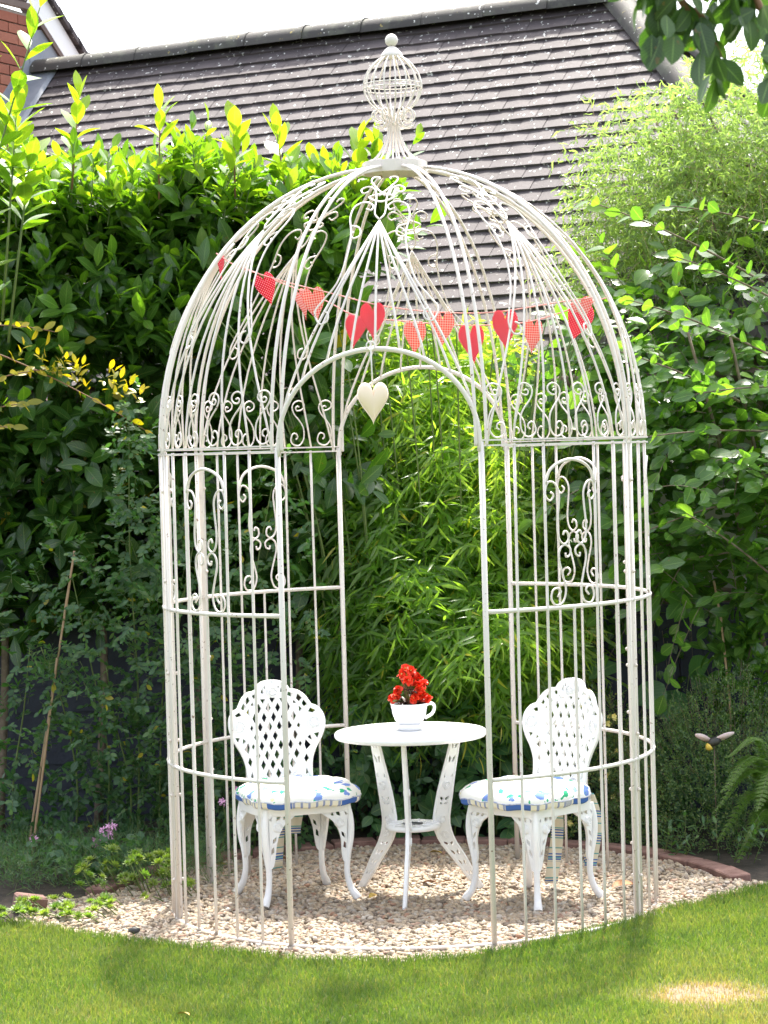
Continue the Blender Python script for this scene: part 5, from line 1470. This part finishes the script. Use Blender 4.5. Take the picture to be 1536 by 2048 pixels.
def umbel(c, r, n, mat, name, root):
    mb = MB(); c = np.array(c)
    for i in range(n):
        d = norm(rng.normal(0, 1, 3)+np.array([0, -.2, .3])); q = c+d*r*U(.6, 1.0)
        for k in range(4):
            v = norm(np.cross(d, rng.normal(0, 1, 3))); w_ = np.cross(v, d); s_ = .011
            mb.add([q, q+v*s_*.6+w_*s_*.3, q+v*s_*1.5+d*s_*.4, q+v*s_*.6-w_*s_*.3], [(0, 1, 2, 3)])
    build(name, mb, mat, root)
pk = thing('pink_flowered_plant', (-1.33, .66, 0), 'clump carrying loose pale pink flower heads at the left of the gravel', 'flowering plant')
for c, r in (((-1.36, .62, .20), .036), ((-1.33, .62, .235), .028), ((-1.40, .62, .17), .024), ((-1.70, .75, .17), .014), ((-.80, .95, .33), .018), ((-.86, .9, .29), .015)):
    umbel(c, r, 26 if r > .03 else 12, 'petalpink', 'flower_head', pk)
    mb = MB(); mb.tube(catmull([(c[0]+.04, c[1]+.04, 0), (c[0]+.02, c[1]+.02, c[2]*.5), c], 3), .0022, 5); build('stem', mb, 'greenstem', pk)
K = 60; B = np.stack([U(-1.75, -1.2, K), U(.55, .8, K), U(0, .14, K)], -1); p, a, n, t = shoots(B, bias((0, -.3, .8), K, .4), .06, 4, 1, .1, .2, .5, jit=.3)
foliage(pk, p, a, n, U(.03, .05, len(p)), U(.2, .8, len(p)), leaf_tpl(.8, 5, .1, .15, .55, .08), 'rose')
# low fill under the hedge and shrubs
lf = thing('shade_ground_cover', (0, 1.7, 0), 'dark low leafy ground cover along the foot of the fence', 'ground cover')
K = 900; x = U(-2.2, 2.2, K); B = np.stack([x, 1.5+U(0, .6, K)-.5*np.clip(abs(x)-.8, 0, 1), U(0, .38, K)], -1)
p, a, n, t = shoots(B, bias((0, -.6, .5), K, .5), .09, 6, 1.0, .15, .1, .4, jit=.3)
foliage(lf, p, a, n, U(.03, .06, len(p)), U(0, .5, len(p)), leaf_tpl(.5, 4, .15, .15), 'rose', nparts=0)
# pale stemmed seedling plants by the right edging
for i, (x_, y_, lab) in enumerate(((1.20, .80, 'small silvery leaved plant on the soil just behind the edging at the right'), (1.42, .62, 'low green seedling nearest the fern at the right edge'))):
    t = thing('seedling', (x_, y_, 0), lab, 'plant'); K = 7
    B = np.stack([x_+U(-.08, .08, K), y_+U(-.05, .05, K), U(0, .02, K)], -1); D_ = bias((0, -.2, 1), K, .25); L_ = U(.08, .2, K)
    p, a, n, tt = shoots(B, D_, L_, 7, 1.2, 0, .1, .5, jit=.2); foliage(t, p, a, n, U(.03, .05, len(p)), U(.2, .9, len(p)), leaf_tpl(.4, 5, .15, .15), 'rose')
    stems(t, [np.array([b, b+d*l*.5, b+d*l]) for b, d, l in zip(B, D_, L_)], .002, 'greenstem')

# ------------------------------------------------------------------ canes, stakes, ornament, litter
def cane(p0, p1, label, grp=None):
    mb = MB(); p0, p1 = np.array(p0), np.array(p1); n = 14; t = np.linspace(0, 1, n)
    r = np.full(n, .0055); r[3::4] = .0068; mb.tube(p0+(p1-p0)*t[:, None], r, 8); o = build('garden_cane', mb, 'cane', None); tag(o, label, 'cane', grp)
cane((-1.80, 1.1, -.02), (-1.53, 1.12, 1.44), 'tall leaning bamboo cane left of the rose bush', 'canes in the left border')
cane((-1.77, 1.06, -.02), (-1.62, 1.08, .95), 'shorter bamboo cane leaning beside the tall one in the left border', 'canes in the left border')
mb = MB(); mb.tube([(1.538, 1.5, .25), (1.533, 1.5, .62), (1.50, 1.5, 1.02), (1.47, 1.5, 1.2)], .006, 6); o = build('thin_stick', mb, 'cane', None); tag(o, 'thin pale upright stick in front of the navy fence at the right', 'stick')
be_ = thing('bee_ornament', (1.385, .98, 0), 'bee garden ornament with pale pink wings on a stick among the tiny leaved shrub', 'ornament')
mb = MB(); mb.tube([(1.385, .98, 0), (1.385, .98, .49)], .003, 6); build('stick', mb, 'bark', be_)
mb = MB(); mb.tube([(1.355, .955, .485), (1.37, .96, .492), (1.39, .97, .50), (1.41, .98, .505)], [.008, .019, .022, .012], 10); build('body', mb, 'beebody', be_)
mb = MB(); mb.tube([(1.362, .958, .478), (1.352, .955, .470), (1.345, .953, .466)], [.019, .016, .006], 10); build('tail', mb, 'beeyellow', be_)
for s, e in ((-1, (1.295, .95, .532)), (1, (1.475, .97, .535))):
    c0 = np.array([1.375+.01*s, .965, .505]); e = np.array(e); d = e-c0; w = np.array([0, -.35, .55])
    V = []
    for t in np.linspace(0, 1, 7):
        ww_ = .028*sin(pi*min(1, t*.85+.1))**.7
        V += [tuple(c0+d*t-w*ww_), tuple(c0+d*t+w*ww_)]
    mb = MB(); mb.add(V, [(2*i, 2*i+1, 2*i+3, 2*i+2) for i in range(6)]); o = build('wing', mb, 'beewing', be_); sm = o.modifiers.new('s', 'SOLIDIFY'); sm.thickness = .002
DT = leaf_tpl(.42, 6, .5, .35, .5)
def dead(p, s, rot, mat, label, tilt=.3):
    V, F, L_ = DT; me = mesh('fallen_leaf', V*s, F, L_); me.materials.append(MAT[mat]); o = bpy.data.objects.new('fallen_leaf', me); col.objects.link(o)
    o.location = p; o.rotation_euler = (tilt, .25, rot); tag(o, label, 'fallen leaf')
dead((.82, .06, .012), .125, -1.1, 'deadleaf', 'rust brown dead leaf on gravel by the right hand bars', .3)
dead((-.19, -.03, .012), .075, -.5, 'yellowdead', 'yellow and brown leaf on gravel in front of the table')
dead((.10, .27, .012), .07, 1.2, 'deadleaf', 'curled orange brown leaf under the right side of the table')
dead((.16, .30, .012), .055, 2.0, 'deadleaf', 'small crumpled brown leaf just beside the curled one under the table')
dead((-.55, .92, .012), .11, 1.4, 'deadleaf', 'long reddish dead leaf on gravel behind the left chair')
dead((-.84, .84, .012), .10, 1.9, 'yellowdead', 'tan dead leaf against the edging behind the left bars')
dead((.13, 1.0, .012), .07, .9, 'yellowdead', 'ochre dead leaf at the back of the gravel behind the table')
dead((.62, .42, .012), .06, 2.4, 'deadleaf', 'dark brown leaf on gravel behind the right chair')
dead((-.75, -2.0, .02), .05, 1.0, 'yellowdead', 'pale dry leaf lying on the lawn in front')
mb = MB(); V, F = icos(); mb.add(V*np.array([.028, .022, .018])+np.array([-1.10, -.57, .012]), [tuple(f) for f in F]); o = build('dark_stone', mb, 'beebody', None); tag(o, 'dark nearly black stone among the pale gravel at the lawn edge', 'stone')
mb = MB(); mb.add(V*np.array([.03, .025, .02])+np.array([-1.46, .02, .015]), [tuple(f) for f in F]); o = build('pale_stone', mb, 'render', None); tag(o, 'larger pale stone beside the broken brick at the left', 'stone')
print('objects', len(bpy.data.objects))
